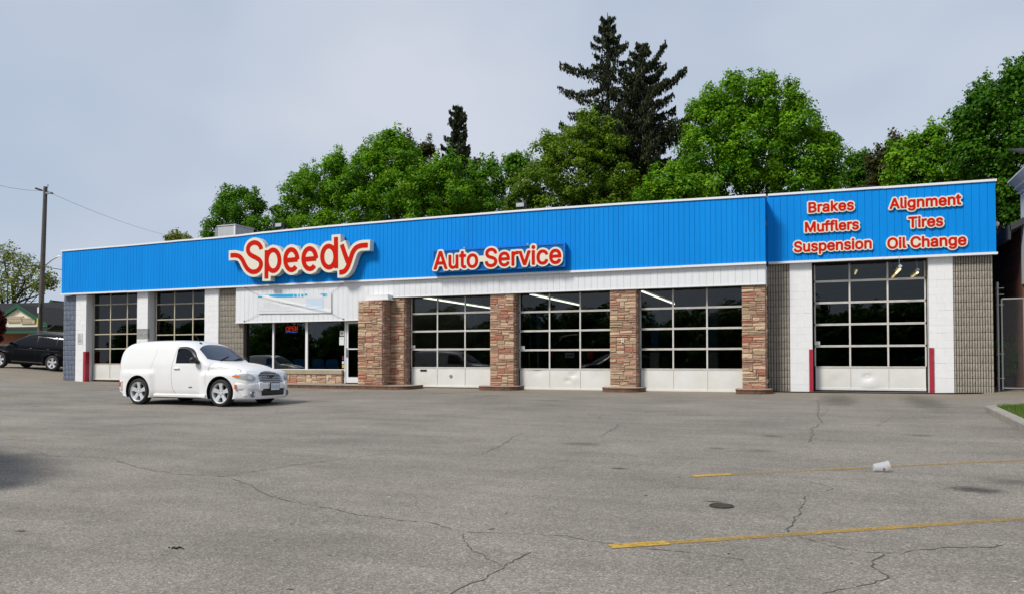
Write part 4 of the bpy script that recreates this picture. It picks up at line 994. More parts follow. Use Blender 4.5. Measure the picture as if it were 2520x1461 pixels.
for x9, lab in ((745, 'blue waiting chair partly behind the left window post of the office'), (1240, 'blue waiting chair at the right end of the middle office window'), (1560, 'blue waiting chair in the right office window, left of its pair'), (1800, 'blue waiting chair in the right office window, beside the entrance door')):
    chair(zc9(x9, 900, YCH).x, YCH, lab)
p = zc9(1030, 955, YCH + .2); zf = gz(p.x, p.y) + .04
t = thing('side_table', (p.x, p.y, zf), 'low wooden table between blue chairs in the middle office window', 'table')
m = MB(); m.cbox(p.x - .30, p.y - .2, zf + .62, p.x + .30, p.y + .25, zf + .66, .008); m.build('tabletop', mat('table_wood', (.38, .22, .11), .5, var=.3, vscale=8, stretch=(1, 8, 1)), t)
for sx_ in (-.26, .26):
    for sy_ in (-.16, .2):
        m = MB(); m.tube([(p.x + sx_, p.y + sy_, zf), (p.x + sx_, p.y + sy_, zf + .62)], .018, 8); m.build('leg', M_rubber, t)
# lit tube fixtures
def tube_light(pa, pb, label, n=4, m_=M_tube, group='fluorescent lights in the shop', r=.028):
    pa, pb = Vector(pa), Vector(pb); t = thing('tube_light', pa.lerp(pb, .5), label, 'ceiling light', group)
    for k in range(n):
        a, b_ = pa.lerp(pb, (k + .03)/n), pa.lerp(pb, (k + .97)/n); mm = MB(); mm.tube([a, b_], r, 8); mm.build('lamp_tube', m_, t)
    u = Vector((0, 0, .07)); mm = MB(); mm.tube([pa + u, pb + u], .055, 4); mm.build('housing', M_fix, t)
    for f in (.12, .88):
        c = pa.lerp(pb, f); mm = MB(); mm.tube([c + u, (c.x, c.y, 4.36)], .008, 5); mm.build('hanger', M_metal, t)
    return t
c4 = lambda x, y, Y: at(S(1500 + x/2.18), S(850 + y/2.18), Y)
c5 = lambda x, y, Y: at(S(2200 + x/2.18), S(850 + y/2.18), Y)
cL = lambda x, y, Y: at(S(220 + x/3.563), S(1050 + y/3.563), Y)
c7 = lambda x, y, Y: at(S(2850 + x/1.6233), S(650 + y/1.6233), Y)
def level(f, a, b, Y0, z=None):
    """two photo points on one horizontal tube: first at depth Y0, second where its ray meets the same height"""
    A = f(a[0], a[1], Y0); d = f(b[0], b[1], 1.0); d = d - Vector((0, 0, EYE)); t = (A.z - EYE)/d.z
    return A, Vector((d.x*t, d.y*t, A.z))
A, B = level(c4, (215, 598), (790, 688), YD + .9); tube_light(A, B, 'long row of lit tubes behind the first bay door right of the entrance', 4)
A, B = level(c4, (1095, 570), (1505, 660), YD + .9); tube_light(A, B, 'row of lit tubes behind the second of three stone bay doors', 3)
A, B = level(c5, (487, 545), (765, 652), YD + .9); tube_light(A, B, 'row of lit tubes behind the bay door with plain white panels', 2)
A, B = level(cL, (1330, 241), (1980, 307), YD5 + 1.2); tube_light(A, B, 'row of lit tubes low in the second bay from the left corner', 5, r=.03)
A, B = level(cL, (1840, 173), (1980, 190), YD5 + .6); tube_light(A, B, 'short lit tube high in the second bay from the left corner', 1)
A, B = level(c7, (622, 625), (629, 607), YD4 + 3); 
for (a, b_, y0, lab) in (((850, 648), (900, 595), 1.2, 'warm lit twin tubes upper right in the tall right bay'), ((968, 648), (1008, 617), 1.2, 'dim warm tubes at the right edge of the tall right bay'), ((622, 626), (632, 604), 2.5, 'small warm lit tube in the centre pane of the tall right bay')):
    A, B = c7(a[0], a[1], YD4 + y0), c7(b_[0], b_[1], YD4 + y0 + .0); A, B = level(c7, a, b_, YD4 + y0)
    if (B - A).length > 6: B = A + (B - A).normalized()*2.4
    tube_light(A, B, lab, 1, M_tubew)
# ================================================================ vehicles
M_carwhite = mat('white_car_paint', (.83, .825, .815), .4, coat=.4, var=.04, vscale=2)
M_carblack = mat('black_car_paint', (.002, .002, .003), .28, coat=.04, spec=.14)
M_seam = mat('panel_gap', (.13, .13, .135), .8)
M_seamd = mat('dark_panel_gap', (.002, .002, .002), .8)
M_carglass = mat('dark_car_glass', (.005, .006, .008), .06, spec=.25)
M_wglass = mat('windshield_glass', (.014, .032, .065), .04, spec=1.0)
M_plastic = mat('black_plastic', (.012, .012, .013), .45)
M_tyre = mat('tyre_rubber', (.014, .014, .014), .75, bump=.1, bscale=60)
M_rim = mat('silver_alloy', (.72, .73, .74), .32, .35)
M_lamp = mat('headlamp_lens', (.44, .45, .44), .12, spec=.8, coat=.5)
M_amber = mat('amber_lens', (.75, .18, .02), .25)
M_tail = mat('red_lens', (.60, .012, .012), .2)
M_grille = mat('bright_grille', (.40, .43, .48), .22, .85)
M_plate = mat('plate_white', (.70, .74, .80), .5)
M_pltxt = mat('plate_blue', (.03, .08, .35), .5)
M_well = mat('wheel_well', (.006, .006, .006), .95)
ss = lambda x, a, b: (lambda t: t*t*(3 - 2*t))(min(max((x - a)/(b - a), 0), 1))
class Car:
    """vehicle body as a stack of cross sections; x forward from the rear axle, y across, z up from the ground"""
    def __init__(s, **k): s.__dict__.update(k)
    def top(s, x): return s._cub(x)
    def prep(s):
        xs_, zs_ = np.array([p[0] for p in s.prof]), np.array([p[1] for p in s.prof]); n = len(xs_); h = np.diff(xs_); d = np.diff(zs_)/h; m_ = np.zeros(n)
        for i in range(1, n - 1): m_[i] = 0 if d[i - 1]*d[i] <= 0 else 2*d[i - 1]*d[i]/(d[i - 1] + d[i])
        m_[0], m_[-1] = d[0], d[-1]
        def f(x):
            i = int(min(max(np.searchsorted(xs_, x) - 1, 0), n - 2)); t = (x - xs_[i])/h[i]; t = min(max(t, 0), 1)
            return (2*t**3 - 3*t*t + 1)*zs_[i] + (t**3 - 2*t*t + t)*h[i]*m_[i] + (-2*t**3 + 3*t*t)*zs_[i + 1] + (t**3 - t*t)*h[i]*m_[i + 1]
        s._cub = f; s.x0, s.x1 = xs_[0], xs_[-1]; return s
    def plan(s, x, z):
        xm = .5*(s.x0 + s.x1); 
        if x > xm: L = s.x1 - xm; t = (x - xm)/L; n = s.nf
        else: L = xm - s.x0; t = (xm - x)/L; n = s.nr
        return max(1 - min(t, .9999)**n, 0)**(1/n)
    def hw(s, x, z):
        T = s.top(x); w = s.w0 + .02*math.sin(math.pi*min(max((z - .25)/.7, 0), 1))
        if z > s.belt: w -= s.tumble*((z - s.belt)/.55)**1.25
        k = ss(x, s.hood0, s.hood0 + .4)*ss(z, s.belt - .30, s.belt - .1); w = w*(1 - k) + k*min(w, s.whood - .06*ss(x, s.hood0 + .5, s.x1))
        w *= s.plan(x, z)
        ch = s.ch(x); zc_ = T - ch
        if z > zc_: w *= max(1 - min((z - zc_)/ch, 1)**s.pc, 0)**(1/s.pc)
        if z < .34: w *= 1 - .10*((.34 - z)/.14)**2
        f = 0
        for a, b, zt, wf in s.flare:
            kx = ss(x, a - .06, a + .14)*(1 - ss(x, b - .14, b + .06))
            if z < zt and kx > 0:
                v = min(max((z - (zt - .20))/.20, 0), 1); f = max(f, (w*(1 - kx) + kx*wf*s.plan(x, z)**.8)*max(1 - v**3.6, 0)**(1/3.6) if kx > 0 else 0)
        f = min(f, s.wmax*max(s.plan(x, z), .02)**.7)
        return max(w, f, .004)
    def xfront(s, y, z, rear=False):
        xe, xm = (s.x0 if rear else s.x1), .5*(s.x0 + s.x1); k = 0
        while k < 100:                                        # from the end inward to the first section wide and tall enough
            x = xe + (xm - xe)*k/100
            if s.top(x) > z and s.hw(x, z) > abs(y): break
            k += 1
        lo, hi = xe + (xm - xe)*k/100, xe + (xm - xe)*max(k - 1, 0)/100
        for _ in range(30):
            m_ = .5*(lo + hi)
            if s.top(m_) > z and s.hw(m_, z) > abs(y): lo = m_
            else: hi = m_
        return lo
    def ztop(s, x, y):
        lo, hi = s.belt - .4, s.top(x)
        for _ in range(40):
            m_ = .5*(lo + hi)
            if s.hw(x, m_) > abs(y): lo = m_
            else: hi = m_
        return lo
    def body(s, name, mats, parent):
        n1 = 34; t = np.linspace(0, 1, 120); xs_ = s.x0 + (s.x1 - s.x0)*(.5 - .5*np.cos(math.pi*t))*.35 + (s.x1 - s.x0)*t*.65
        xs_[0] += .004; xs_[-1] -= .004
        NZ = 36; mm = MB(); rings = []
        for x in xs_:
            B = s.zb + .10*ss(x, s.x1 - .5, s.x1) + .14*ss(-x, -s.x0 - .5, -s.x0); T = max(s.top(x), B + .05); r = []
            for k in range(NZ + 1):
                kk = k/NZ; z = B + (T - B)*(1 - (1 - kk)**1.8); y = s.hw(x, z) if k < NZ else 0
                r.append((x, -y, z))
            rings.append(r + [(x, -a[1], a[2]) for a in r[-2::-1]])
        mm.grid(rings, wrap=True); N = len(rings[0]); o = (len(xs_) - 1)*N
        mm.f += [tuple(range(N)), tuple(o + k for k in range(N - 1, -1, -1))]; mm.mi += [0, 0]
        me = mm.mesh(name, mats, smooth=True); bm = bmesh.new(); bm.from_mesh(me); bmesh.ops.recalc_face_normals(bm, faces=bm.faces); bm.to_mesh(me); bm.free()
        o_ = bpy.data.objects.new(name, me); COL.objects.link(o_)
        cut = []
        for wx in (0, s.wb):
            for sd in (-1, 1):
                cm = MB(); cm.lathe([(.001, -.20), (s.arch, -.20), (s.arch, .30), (.001, .30)], (wx, sd*s.wmax*1.02, s.wr + .015), 'Y', 40)
                cme = cm.mesh('well', [mats[0], M_well]); b2 = bmesh.new(); b2.from_mesh(cme); bmesh.ops.remove_doubles(b2, verts=b2.verts, dist=.0015); bmesh.ops.recalc_face_normals(b2, faces=b2.faces)
                for f in b2.faces: f.material_index = 1
                b2.to_mesh(cme); b2.free(); c = bpy.data.objects.new('well', cme); COL.objects.link(c); cut.append(c)
                md = o_.modifiers.new('b', 'BOOLEAN'); md.object = c; md.operation = 'DIFFERENCE'; md.solver = 'EXACT'
        dg = bpy.context.evaluated_depsgraph_get(); nm = bpy.data.meshes.new_from_object(o_.evaluated_get(dg)); o_.modifiers.clear(); o_.data = nm; nm.name = name
        for c in cut: bpy.data.objects.remove(c)
        nm.polygons.foreach_set('use_smooth', [True]*len(nm.polygons)); nm.set_sharp_from_angle(angle=math.radians(32))
        o_.parent = parent; return o_
    # -- patches lying on the skin
    def side(s, outline, off, sd=-1, edge=.012):
        c = np.mean(outline, axis=0); mm = MB(); rows = []
        for k in (1.0, 1.0, .82, .62, .42, .22, .02):
            o2 = off if rows else -edge
            rows.append([(lambda x, z: (x, sd*(s.hw(x, z) + o2), z))(c[0] + (p[0] - c[0])*k, c[1] + (p[1] - c[1])*k) for p in outline])
        mm.grid(rows, wrap=True, flip=(sd > 0)); return mm
    def fit(s, y, z, rear):
        for _ in range(40):
            x = s.xfront(y, z, rear)
            if abs(x - .5*(s.x0 + s.x1)) > .78*.5*(s.x1 - s.x0): return x, y
            y *= .985
        return x, y
    def front(s, outline, off, rear=False, edge=.02, ks=(1.0, 1.0, .85, .68, .5, .3, .02)):
        c = np.mean(outline, axis=0); mm = MB(); rows = []; sg = -1 if rear else 1
        for k in ks:
            o2 = off if rows else -edge
            rows.append([(lambda y, z: (lambda f: (f[0] + sg*o2, f[1], z))(s.fit(y, z, rear)))(c[0] + (p[0] - c[0])*k, c[1] + (p[1] - c[1])*k) for p in outline])
        mm.grid(rows, wrap=True, flip=rear); return mm
    def shield(s, xt, xb, yt, yb, off, inset=0):
        """windscreen between top edge and base, xt/xb functions of y fraction"""
        mm = MB(); rows = []; N = 16
        for i in range(N + 1):
            v = i/N; r = []
            for j in range(21):
                f = j/10 - 1; y = f*(yt*(1 - v) + yb*v); x = xt(f)*(1 - v) + xb(f)*v; r.append((x + off*.5, y, s.ztop(x, y) + off))
            rows.append(r)
        mm.grid(rows); return mm
    def seam(s, pts, w=.008, sd=-1, off=.0015):
        mm = MB(); P = [np.array(p) for p in pts]; fine = []
        for a, b in zip(P[:-1], P[1:]):
            for k in range(8): fine.append(a + (b - a)*k/8)
        fine.append(P[-1]); rows = []
        for i, p in enumerate(fine):
            d = fine[min(i + 1, len(fine) - 1)] - fine[max(i - 1, 0)]; d = d/np.linalg.norm(d); nrm = np.array((-d[1], d[0]))*w/2
            rows.append([(lambda a: (a[0], sd*(s.hw(a[0], a[1]) + off), a[1]))(p + nrm), (lambda a: (a[0], sd*(s.hw(a[0], a[1]) + off), a[1]))(p - nrm)])
        mm.grid(rows, flip=(sd < 0)); return mm
def smooth_poly(pts, n=4):
    P = [np.array(p) for p in pts]; out = []; N = len(P)
    for i in range(N):
        p0, p1, p2, p3 = P[i - 1], P[i], P[(i + 1) % N], P[(i + 2) % N]
        for k in range(n):
            t = k/n; out.append(tuple(.5*((2*p1) + (-p0 + p2)*t + (2*p0 - 5*p1 + 4*p2 - p3)*t*t + (-p0 + 3*p1 - 3*p2 + p3)*t**3)))
    return out
def sweep_bumper(xf, ymax, z0, z1, depth, n=40, rnd=.03, zcen=None, y0=None, y1=None):
    """bar following plan curve x = xf(y), rounded section"""
    mm = MB(); rows = []; ya, yb = (-ymax if y0 is None else y0), (ymax if y1 is None else y1)
    for k in range(n + 1):
        f = -1 + 2*k/n; f = math.sin(f*math.pi/2); y = ya + (yb - ya)*(f + 1)/2; x = xf(y); dx = (xf(y + .004) - xf(y - .004))/.008; nl = math.hypot(1, dx); nx_, ny_ = 1/nl, -dx/nl
        r = []
        for a, b in ((0, 0), (1, 0), (1.0, .1), (.0, .1)): pass
        sec = [(-depth, z0), (-.02, z0), (-.005, z0 + rnd*.35), (0, z0 + rnd), (0, (z0 + z1)/2), (0, z1 - rnd), (-.005, z1 - rnd*.35), (-.02, z1), (-depth, z1)]
        for o, z in sec: r.append((x + nx_*o, y + ny_*o, z))
        rows.append(r)
    mm.grid(rows, wrap=True); n_ = len(rows[0]); N = len(rows)
    mm.f += [tuple(range(n_)), tuple((N - 1)*n_ + k for k in range(n_ - 1, -1, -1))]; mm.mi += [mm.cur]*2
    return mm
WHEELS = {}
def wheel(parent, x, sd, y, R, rimR, spokes=5, w=.2, kind='a'):
    if kind not in WHEELS:
        hb = w/2; m = MB()
        m.lathe([(rimR - .01, hb), (rimR - .005, -hb*.85), (rimR + .012, -hb*.98), (R - .035, -hb*.98), (R - .010, -hb*.82), (R, -hb*.55), (R, hb*.55), (R - .012, hb*.85), (R - .04, hb), (rimR - .01, hb)], (0, 0, 0), 'Y', 48)
        ty = m.mesh('wheel', M_tyre, smooth=True, sharp=40)
        m = MB(); m.lathe([(rimR - .03, hb*.5), (rimR - .025, -hb*.55), (rimR - .012, -hb*.80), (rimR + .004, -hb*.92), (rimR + .012, -hb*.80), (rimR + .008, -hb*.5)], (0, 0, 0), 'Y', 48)
        m.lathe([(.001, -hb*.62), (.035, -hb*.64), (.05, -hb*.60), (.078, -hb*.55), (.085, -hb*.3), (.001, -hb*.3)], (0, 0, 0), 'Y', 24)
        for k in range(spokes):
            a = math.pi/2 + 2*math.pi*k/spokes; ca, sa = math.cos(a), math.sin(a)
            def P_(r, t, yy): return (r*ca - t*sa, yy, r*sa + t*ca)
            wi, wo = (.050, .042) if spokes == 5 else (.03, .03); r0, r1 = .055, rimR - .012
            vv = [P_(r0, -wi, -hb*.57), P_(r0, wi, -hb*.57), P_(r1*.6, wo*.9, -hb*.66), P_(r1*.6, -wo*.9, -hb*.66), P_(r1, wo*1.5, -hb*.78), P_(r1, -wo*1.5, -hb*.78)]
            vb = [P_(r0, -wi - .006, -hb*.3), P_(r0, wi + .006, -hb*.3), P_(r1*.6, wo*.9 + .008, -hb*.35), P_(r1*.6, -wo*.9 - .008, -hb*.35), P_(r1, wo*1.35 + .008, -hb*.45), P_(r1, -wo*1.35 - .008, -hb*.45)]
            m.add(vv + vb, [(0, 1, 2, 3), (3, 2, 4, 5), (1, 7, 8, 2), (2, 8, 10, 4), (0, 3, 9, 6), (3, 5, 11, 9)])
        rm = m.mesh('rim', M_rim, smooth=True, sharp=35)
        m = MB()
        for k in range(5):
            a = math.pi/2 + math.pi/5 + 2*math.pi*k/5; m.lathe([(.0, -.010), (.011, -.010), (.012, .006)], (.060*math.cos(a), -hb*.60, .060*math.sin(a)), 'Y', 8)
        lg = m.mesh('lug_nuts', M_seam)
        m = MB(); m.lathe([(.001, hb*.1), (rimR*.68, hb*.1), (rimR*.68, hb*.25), (.001, hb*.25)], (0, 0, 0), 'Y', 24); m.lathe([(rimR*.68, hb*.4), (rimR - .02, hb*.45)], (0, 0, 0), 'Y', 24); dk = m.mesh('brake_disc', M_well)
        WHEELS[kind] = (ty, rm, lg, dk)
    ty, rm, lg, dk = WHEELS[kind]
    o = bpy.data.objects.new('wheel', ty); COL.objects.link(o); o.parent = parent; o.location = (x, sd*(y - w/2), R)
    if sd > 0: o.rotation_euler = (0, 0, math.pi)
    for n_, me in (('rim', rm), ('lug_nuts', lg), ('brake_disc', dk)):
        c = bpy.data.objects.new(n_, me); COL.objects.link(c); c.parent = o
    return o
def lp(mm, name, m_, par, smooth=True, sharp=35): 
    return mm.build(name, m_, par, smooth=smooth, sharp=sharp, local=True)
def flat_text(mm, body, w, h, fn):
    sg = fit_text(body, -w/2, w/2, -h/2, h)
    for sh in shapes(contour(*text_field(sg, .02, h/14), h/14)):
        tri = tessellate_polygon([[Vector((p[0], p[1], 0)) for p in l_] for l_ in sh]); fl = [p for l_ in sh for p in l_]; mm.add([fn(*p) for p in fl], tri)

# ---- the white panel van
V = Car(prof=[(-.87, .62), (-.86, .95), (-.83, 1.14), (-.78, 1.32), (-.71, 1.45), (-.61, 1.54), (-.47, 1.59), (-.2, 1.614), (.3, 1.630), (.8, 1.632), (1.2, 1.612), (1.5, 1.55), (1.66, 1.485), (1.9, 1.33), (2.12, 1.175), (2.24, 1.105), (2.36, 1.085), (2.7, 1.045), (3.0, .98), (3.2, .90), (3.33, .80), (3.42, .68), (3.46, .50)],
        w0=.80, belt=.97, tumble=.135, hood0=2.05, whood=.70, nf=6.5, nr=8.5, pc=3.0, zb=.19, wb=2.63, wr=.33, arch=.395, wmax=.878, ch=lambda x: .19 - .03*ss(x, 2.2, 2.6) + .03*ss(x, 1.2, 1.7)*(1 - ss(x, 2.2, 2.5)),
        flare=[(-.62, .50, .93, .878), (1.98, 3.46, .90, .878)]).prep()
vx, vy = -16.115, 15.80
van = thing('panel_van', (vx, vy, gz(vx + 1.3, vy)), 'white retro panel van with silver wheels parked in front of the left bays', 'van', rz=0.0)
WLOC[van] = None
pitch_v = math.atan2(gz(vx + 2.63, 15.0) - gz(vx, 15.0), 2.63)
van.location.z = gz(vx, 15.1) + .0; van.rotation_euler = (0, -pitch_v, 0)
vb_ = V.body('body', [M_carwhite, M_well], van)
for x in (0, 2.63):
    for sd in (-1, 1): wheel(van, x, sd, .868, .33, .245, 5, .215, 'v')
win = smooth_poly([(1.175, 1.06), (1.165, 1.30), (1.175, 1.405), (1.24, 1.445), (1.40, 1.445), (1.60, 1.40), (1.76, 1.28), (1.88, 1.11), (1.90, 1.06), (1.84, 1.045), (1.5, 1.045), (1.2, 1.045)], 3)
for sd in (-1, 1):
    dr_ = lp(V.seam([(1.16, 1.50), (1.11, 1.25), (1.06, 1.0), (1.05, .75), (1.08, .50), (1.13, .36), (1.20, .30)], .007, sd), 'door', M_seam, van)
    dr_.name = 'door_seam'
    lp(V.side(win, .004, sd), 'side_window', M_carglass, van)
    vis = smooth_poly([(1.163, 1.33), (1.17, 1.42), (1.24, 1.46), (1.42, 1.462), (1.62, 1.415), (1.78, 1.30), (1.89, 1.13), (1.86, 1.12), (1.73, 1.27), (1.58, 1.365), (1.40, 1.405), (1.24, 1.40), (1.20, 1.36), (1.19, 1.32)], 2)
    # wind visor: strip along the window's upper edge
    cr_ = lambda pp: [tuple(p) for p in stroke_segments(pp, 4)]
    up = [(1.168, 1.34), (1.175, 1.41), (1.23, 1.452), (1.42, 1.455), (1.61, 1.405), (1.765, 1.29), (1.89, 1.12)]; lo_ = [(1.20, 1.34), (1.205, 1.375), (1.25, 1.402), (1.41, 1.405), (1.575, 1.36), (1.715, 1.255), (1.85, 1.10)]; up, lo_ = cr_(up), cr_(lo_)
    mm = MB(); mm.grid([[(x, sd*(V.hw(x, z) + .006), z) for x, z in up], [(x, sd*(V.hw(x, z) + .030), z - .01) for x, z in [((a + c)/2, (b + d)/2 + .01) for (a, b), (c, d) in zip(up, lo_)]], [(x, sd*(V.hw(x, z) + .032), z) for x, z in lo_], [(x, sd*(V.hw(x, z) + .008), z) for x, z in lo_]], flip=(sd < 0)); lp(mm, 'wind_visor', M_plastic, van)
    lp(V.seam([(2.215, 1.07), (2.20, .92), (2.19, .78), (2.185, .60), (2.20, .52)], .006, sd), 'door_seam', M_seam, van)
    lp(V.seam([(.50, 1.38), (.46, 1.2), (.42, 1.05), (.36, .93)], .004, sd), 'door_seam', M_seam, van)
    lp(V.seam([(2.20, .93), (2.45, .945), (2.75, .935), (3.0, .90), (3.2, .83)], .006, sd), 'hood_seam', M_seam, van)
    mm = MB(); hx = 1.21; y_ = sd*(V.hw(hx, .92) + .004); mm.ell((hx, y_, .915), .055, .012, .028, 12, 8); y2 = sd*(V.hw(1.22, .92) + .03); mm.tube([(1.12, y_, .915), (1.15, y2, .915), (1.29, y2, .915), (1.32, y_, .915)], [.011, .014, .014, .010], 8); lp(mm, 'door_handle', M_carwhite, van)
    mm = MB(); mm.ell((1.84, sd*.905, 1.13), .085, .10, .078, 16, 10); mm.tube([(1.90, sd*.80, 1.07), (1.89, sd*.86, 1.08), (1.85, sd*.92, 1.10)], [.05, .045, .03], 10); lp(mm, 'wing_mirror', M_plastic, van)
    mm = MB(); P = []
    for k in range(13):
        x = .50 + 1.72*k/12; y = V.hw(x, .27); P.append([(x, sd*(y - .05), .285), (x, sd*(y + .030), .278), (x, sd*(y + .040), .262), (x, sd*(y + .034), .215), (x, sd*(y + .0), .195), (x, sd*(y - .05), .19)])
    mm.grid(P, wrap=True, flip=(sd > 0)); mm.f += [tuple(range(6)), tuple(72 + k for k in range(5, -1, -1))]; mm.mi += [0, 0]; lp(mm, 'side_step', M_carwhite, van)
    mm = MB(); [mm.box(1.62 + .022*k, sd*(V.hw(1.66, .45) + .001), .44, 1.637 + .022*k, sd*(V.hw(1.66, .45) + .004), .47) for k in range(5)]; lp(mm, 'door_badge', M_seam, van, False)
    # lights
    hl = smooth_poly([(sd*y, z) for y, z in ((.865, .75), (.82, .79), (.73, .80), (.62, .77), (.555, .71), (.56, .66), (.63, .632), (.73, .64), (.81, .67), (.86, .71))], 3)
    hc_ = np.mean(hl, axis=0); lp(V.front([tuple(hc_ + (np.array(p) - hc_)*1.07) for p in hl], .006), 'headlamp_bezel', M_seam, van)
    h = lp(V.front(hl, .012), 'headlamp', M_lamp, van)
    lp(V.front(smooth_poly([(sd*y, z) for y, z in ((.862, .74), (.845, .757), (.825, .745), (.83, .718), (.852, .715))], 3), .0165), 'turn_signal', M_amber, h)
    lp(V.front([(sd*(.69 + .055*math.cos(a)), .715 + .05*math.sin(a)) for a in np.linspace(0, 2*math.pi, 17)[:-1]], .0165), 'reflector', M_rim, h)
    mk = lambda a, b, c, d, m_, n_: lp(V.side(smooth_poly([(a, c), (a, d), (b, d), (b, c)], 2), .045, sd, -.02), n_, m_, van)
sh = V.shield(lambda f: 1.60 + .13*f*f, lambda f: 2.26 - .20*f*f, .585, .665, .006)
wsd = lp(sh, 'windshield', M_wglass, van)
for k, (a, b) in enumerate((((2.22, -.42), (2.07, .05)), ((2.22, .10), (2.10, .52)))):
    mm = MB(); pts = []
    for t in np.linspace(0, 1, 8):
        x = a[0] + (b[0] - a[0])*t; y = a[1] + (b[1] - a[1])*t; pts.append((x + .012, y, V.ztop(x, y) + .018))
    mm.tube(pts, .010, 6); lp(mm, 'wiper', M_plastic, van)
mm = MB(); P = []
for j in range(17):
    y = -.62 + 1.24*j/16; P.append([(x, y, V.ztop(x, y) + .007) for x in (2.19 - .2*(y/.66)**2, 2.28 - .2*(y/.66)**2)])
mm.grid(P, flip=True); lp(mm, 'cowl', M_plastic, van)
# grille: arched bright bars over a dark mouth
gz_t = lambda y: .845 - .10*(abs(y)/.41)**2.4; gz_b = .60
mouth = [(y, gz_t(y)) for y in np.linspace(-.40, .40, 15)] + [(y, gz_b) for y in np.linspace(.385, -.385, 13)]
gr = lp(V.front(mouth, .006), 'grille', M_plastic, van)
for k in range(6):
    z = .607 + k*.041; ym = .40 if k < 3 else .40*(max((.845 - z - .012)/.10, .02))**(1/2.4); ym = min(ym, .40)
    lp(sweep_bumper(lambda y, z=z: V.xfront(y, z) + .034, ym, z - .0155, z + .0155, .03, 24, .008), 'grille_bar', M_grille, gr)
mm = MB(); rim = [(y, gz_t(y)) for y in np.linspace(-.40, .40, 21)]; mm.tube([(V.xfront(y, z) + .02, y, z) for y, z in rim], .012, 6); lp(mm, 'grille_rim', M_grille, gr)
mm = MB(); mm.plate([[(-.085, -.018), (-.03, -.018), (-.03, -.036), (.03, -.036), (.03, -.018), (.085, -.018), (.085, .018), (.03, .018), (.03, .036), (-.03, .036), (-.03, .018), (-.085, .018)]], -.012, .012)
xe = V.xfront(0, .73) + .055; mm.v = [(xe - y, x + z*.35, .725 + z) for x, y, z in mm.v]; lp(mm, 'emblem', M_plastic, gr, False)
# bumpers
bf = lambda y: 3.545 - .10*(y/.88)**2 - .33*abs(y/.885)**6
lp(sweep_bumper(bf, .885, .405, .575, .22, 48, .045), 'front_bumper', M_carwhite, van)
bv = lambda y: 3.515 - .10*(y/.88)**2 - .33*abs(y/.885)**6
lp(sweep_bumper(bv, .884, .185, .42, .30, 48, .05), 'front_valance', M_carwhite, van)
lp(sweep_bumper(lambda y: bf(y) + .005, .40, .268, .445, .05, 20, .05), 'lower_grille', M_plastic, van)
for sd in (-1, 1):
    lp(sweep_bumper(lambda y: bf(y) + .028, .1, .385, .60, .09, 10, .05, y0=sd*.46 - .05, y1=sd*.46 + .05), 'bumper_guard', M_carwhite, van)
    y0 = sd*.63; x_ = bv(y0) + .006; mm = MB(); P = []
    for r_, o_ in ((.078, -.012), (.075, .008), (.058, .010), (.052, -.004), (.001, .004)):
        P.append([(x_ + .006 + o_ - .12*(r_*math.cos(a))*sd*.9, y0 + r_*math.cos(a), .305 + r_*math.sin(a)) for a in np.linspace(0, 2*math.pi, 21)[:-1]])
    mm.grid(P, wrap=True, flip=True); fl = lp(mm, 'fog_lamp', mat('fog_lens', (.20, .21, .22), .2) if 'fog_lens' not in MATS else MATS['fog_lens'], van)
    mm = MB(); P = [(3.10, .53), (3.135, .53), (3.15, .42), (3.115, .42)]; yb_ = .893
    mm.box(3.095, sd*.872, .425, 3.14, sd*.905, .54); lp(mm, 'marker_light', M_amber, van, False)
    mm = MB(); mm.box(-.60, sd*.85, .44, -.565, sd*.882, .57); lp(mm, 'marker_light', M_tail, van, False)
    lp(V.front(smooth_poly([(sd*y, z) for y, z in ((.66, 1.02), (.58, 1.05), (.52, 1.0), (.54, .86), (.60, .83), (.67, .90))], 2), .012, True), 'tail_lamp', M_tail, van)
br_ = lambda y: .915 - .08*(y/.88)**2 - .30*abs(y/.885)**6
mm = sweep_bumper(br_, .885, .36, .60, .22, 40, .05); mm.v = [(-x, y, z) for x, y, z in mm.v]; mm.f = [f[::-1] for f in mm.f]; lp(mm, 'rear_bumper', M_carwhite, van)
lp(V.front(smooth_poly([(y, z) for y, z in ((-.55, 1.36), (-.30, 1.42), (.30, 1.42), (.55, 1.36), (.60, 1.10), (.3, 1.06), (-.3, 1.06), (-.60, 1.10))], 3), .006, True), 'rear_window', M_carglass, van)
# number plate
xp = bf(0) + .018; mm = MB(); mm.box(xp, -.175, .385, xp + .012, .175, .58); pf = lp(mm, 'plate_frame', M_plastic, van, False)
mm = MB(); mm.box(xp + .012, -.155, .395, xp + .018, .155, .565); pl = lp(mm, 'number_plate', M_plate, pf, False)
mm = MB(); flat_text(mm, 'CSJX 501', .27, .075, lambda a, b: (xp + .0195, a, .475 + b)); lp(mm, 'print', M_pltxt, pf, False)
# aerial, roof rails trace, exhaust, underbody
mm = MB(); za = V.ztop(1.52, -.32); mm.ell((1.52, -.32, za + .012), .045, .022, .02, 10, 6); mm.tube([(1.52, -.32, za + .02), (1.28, -.34, za + .30)], [.007, .003], 6); lp(mm, 'aerial', M_plastic, van)
mm = MB(); mm.box(-.75, -.62, .17, 3.2, .62, .24); mm.box(-.15, -.80, .26, .15, .80, .36); mm.box(2.48, -.80, .26, 2.78, .80, .36); lp(mm, 'underbody', M_well, van, False)

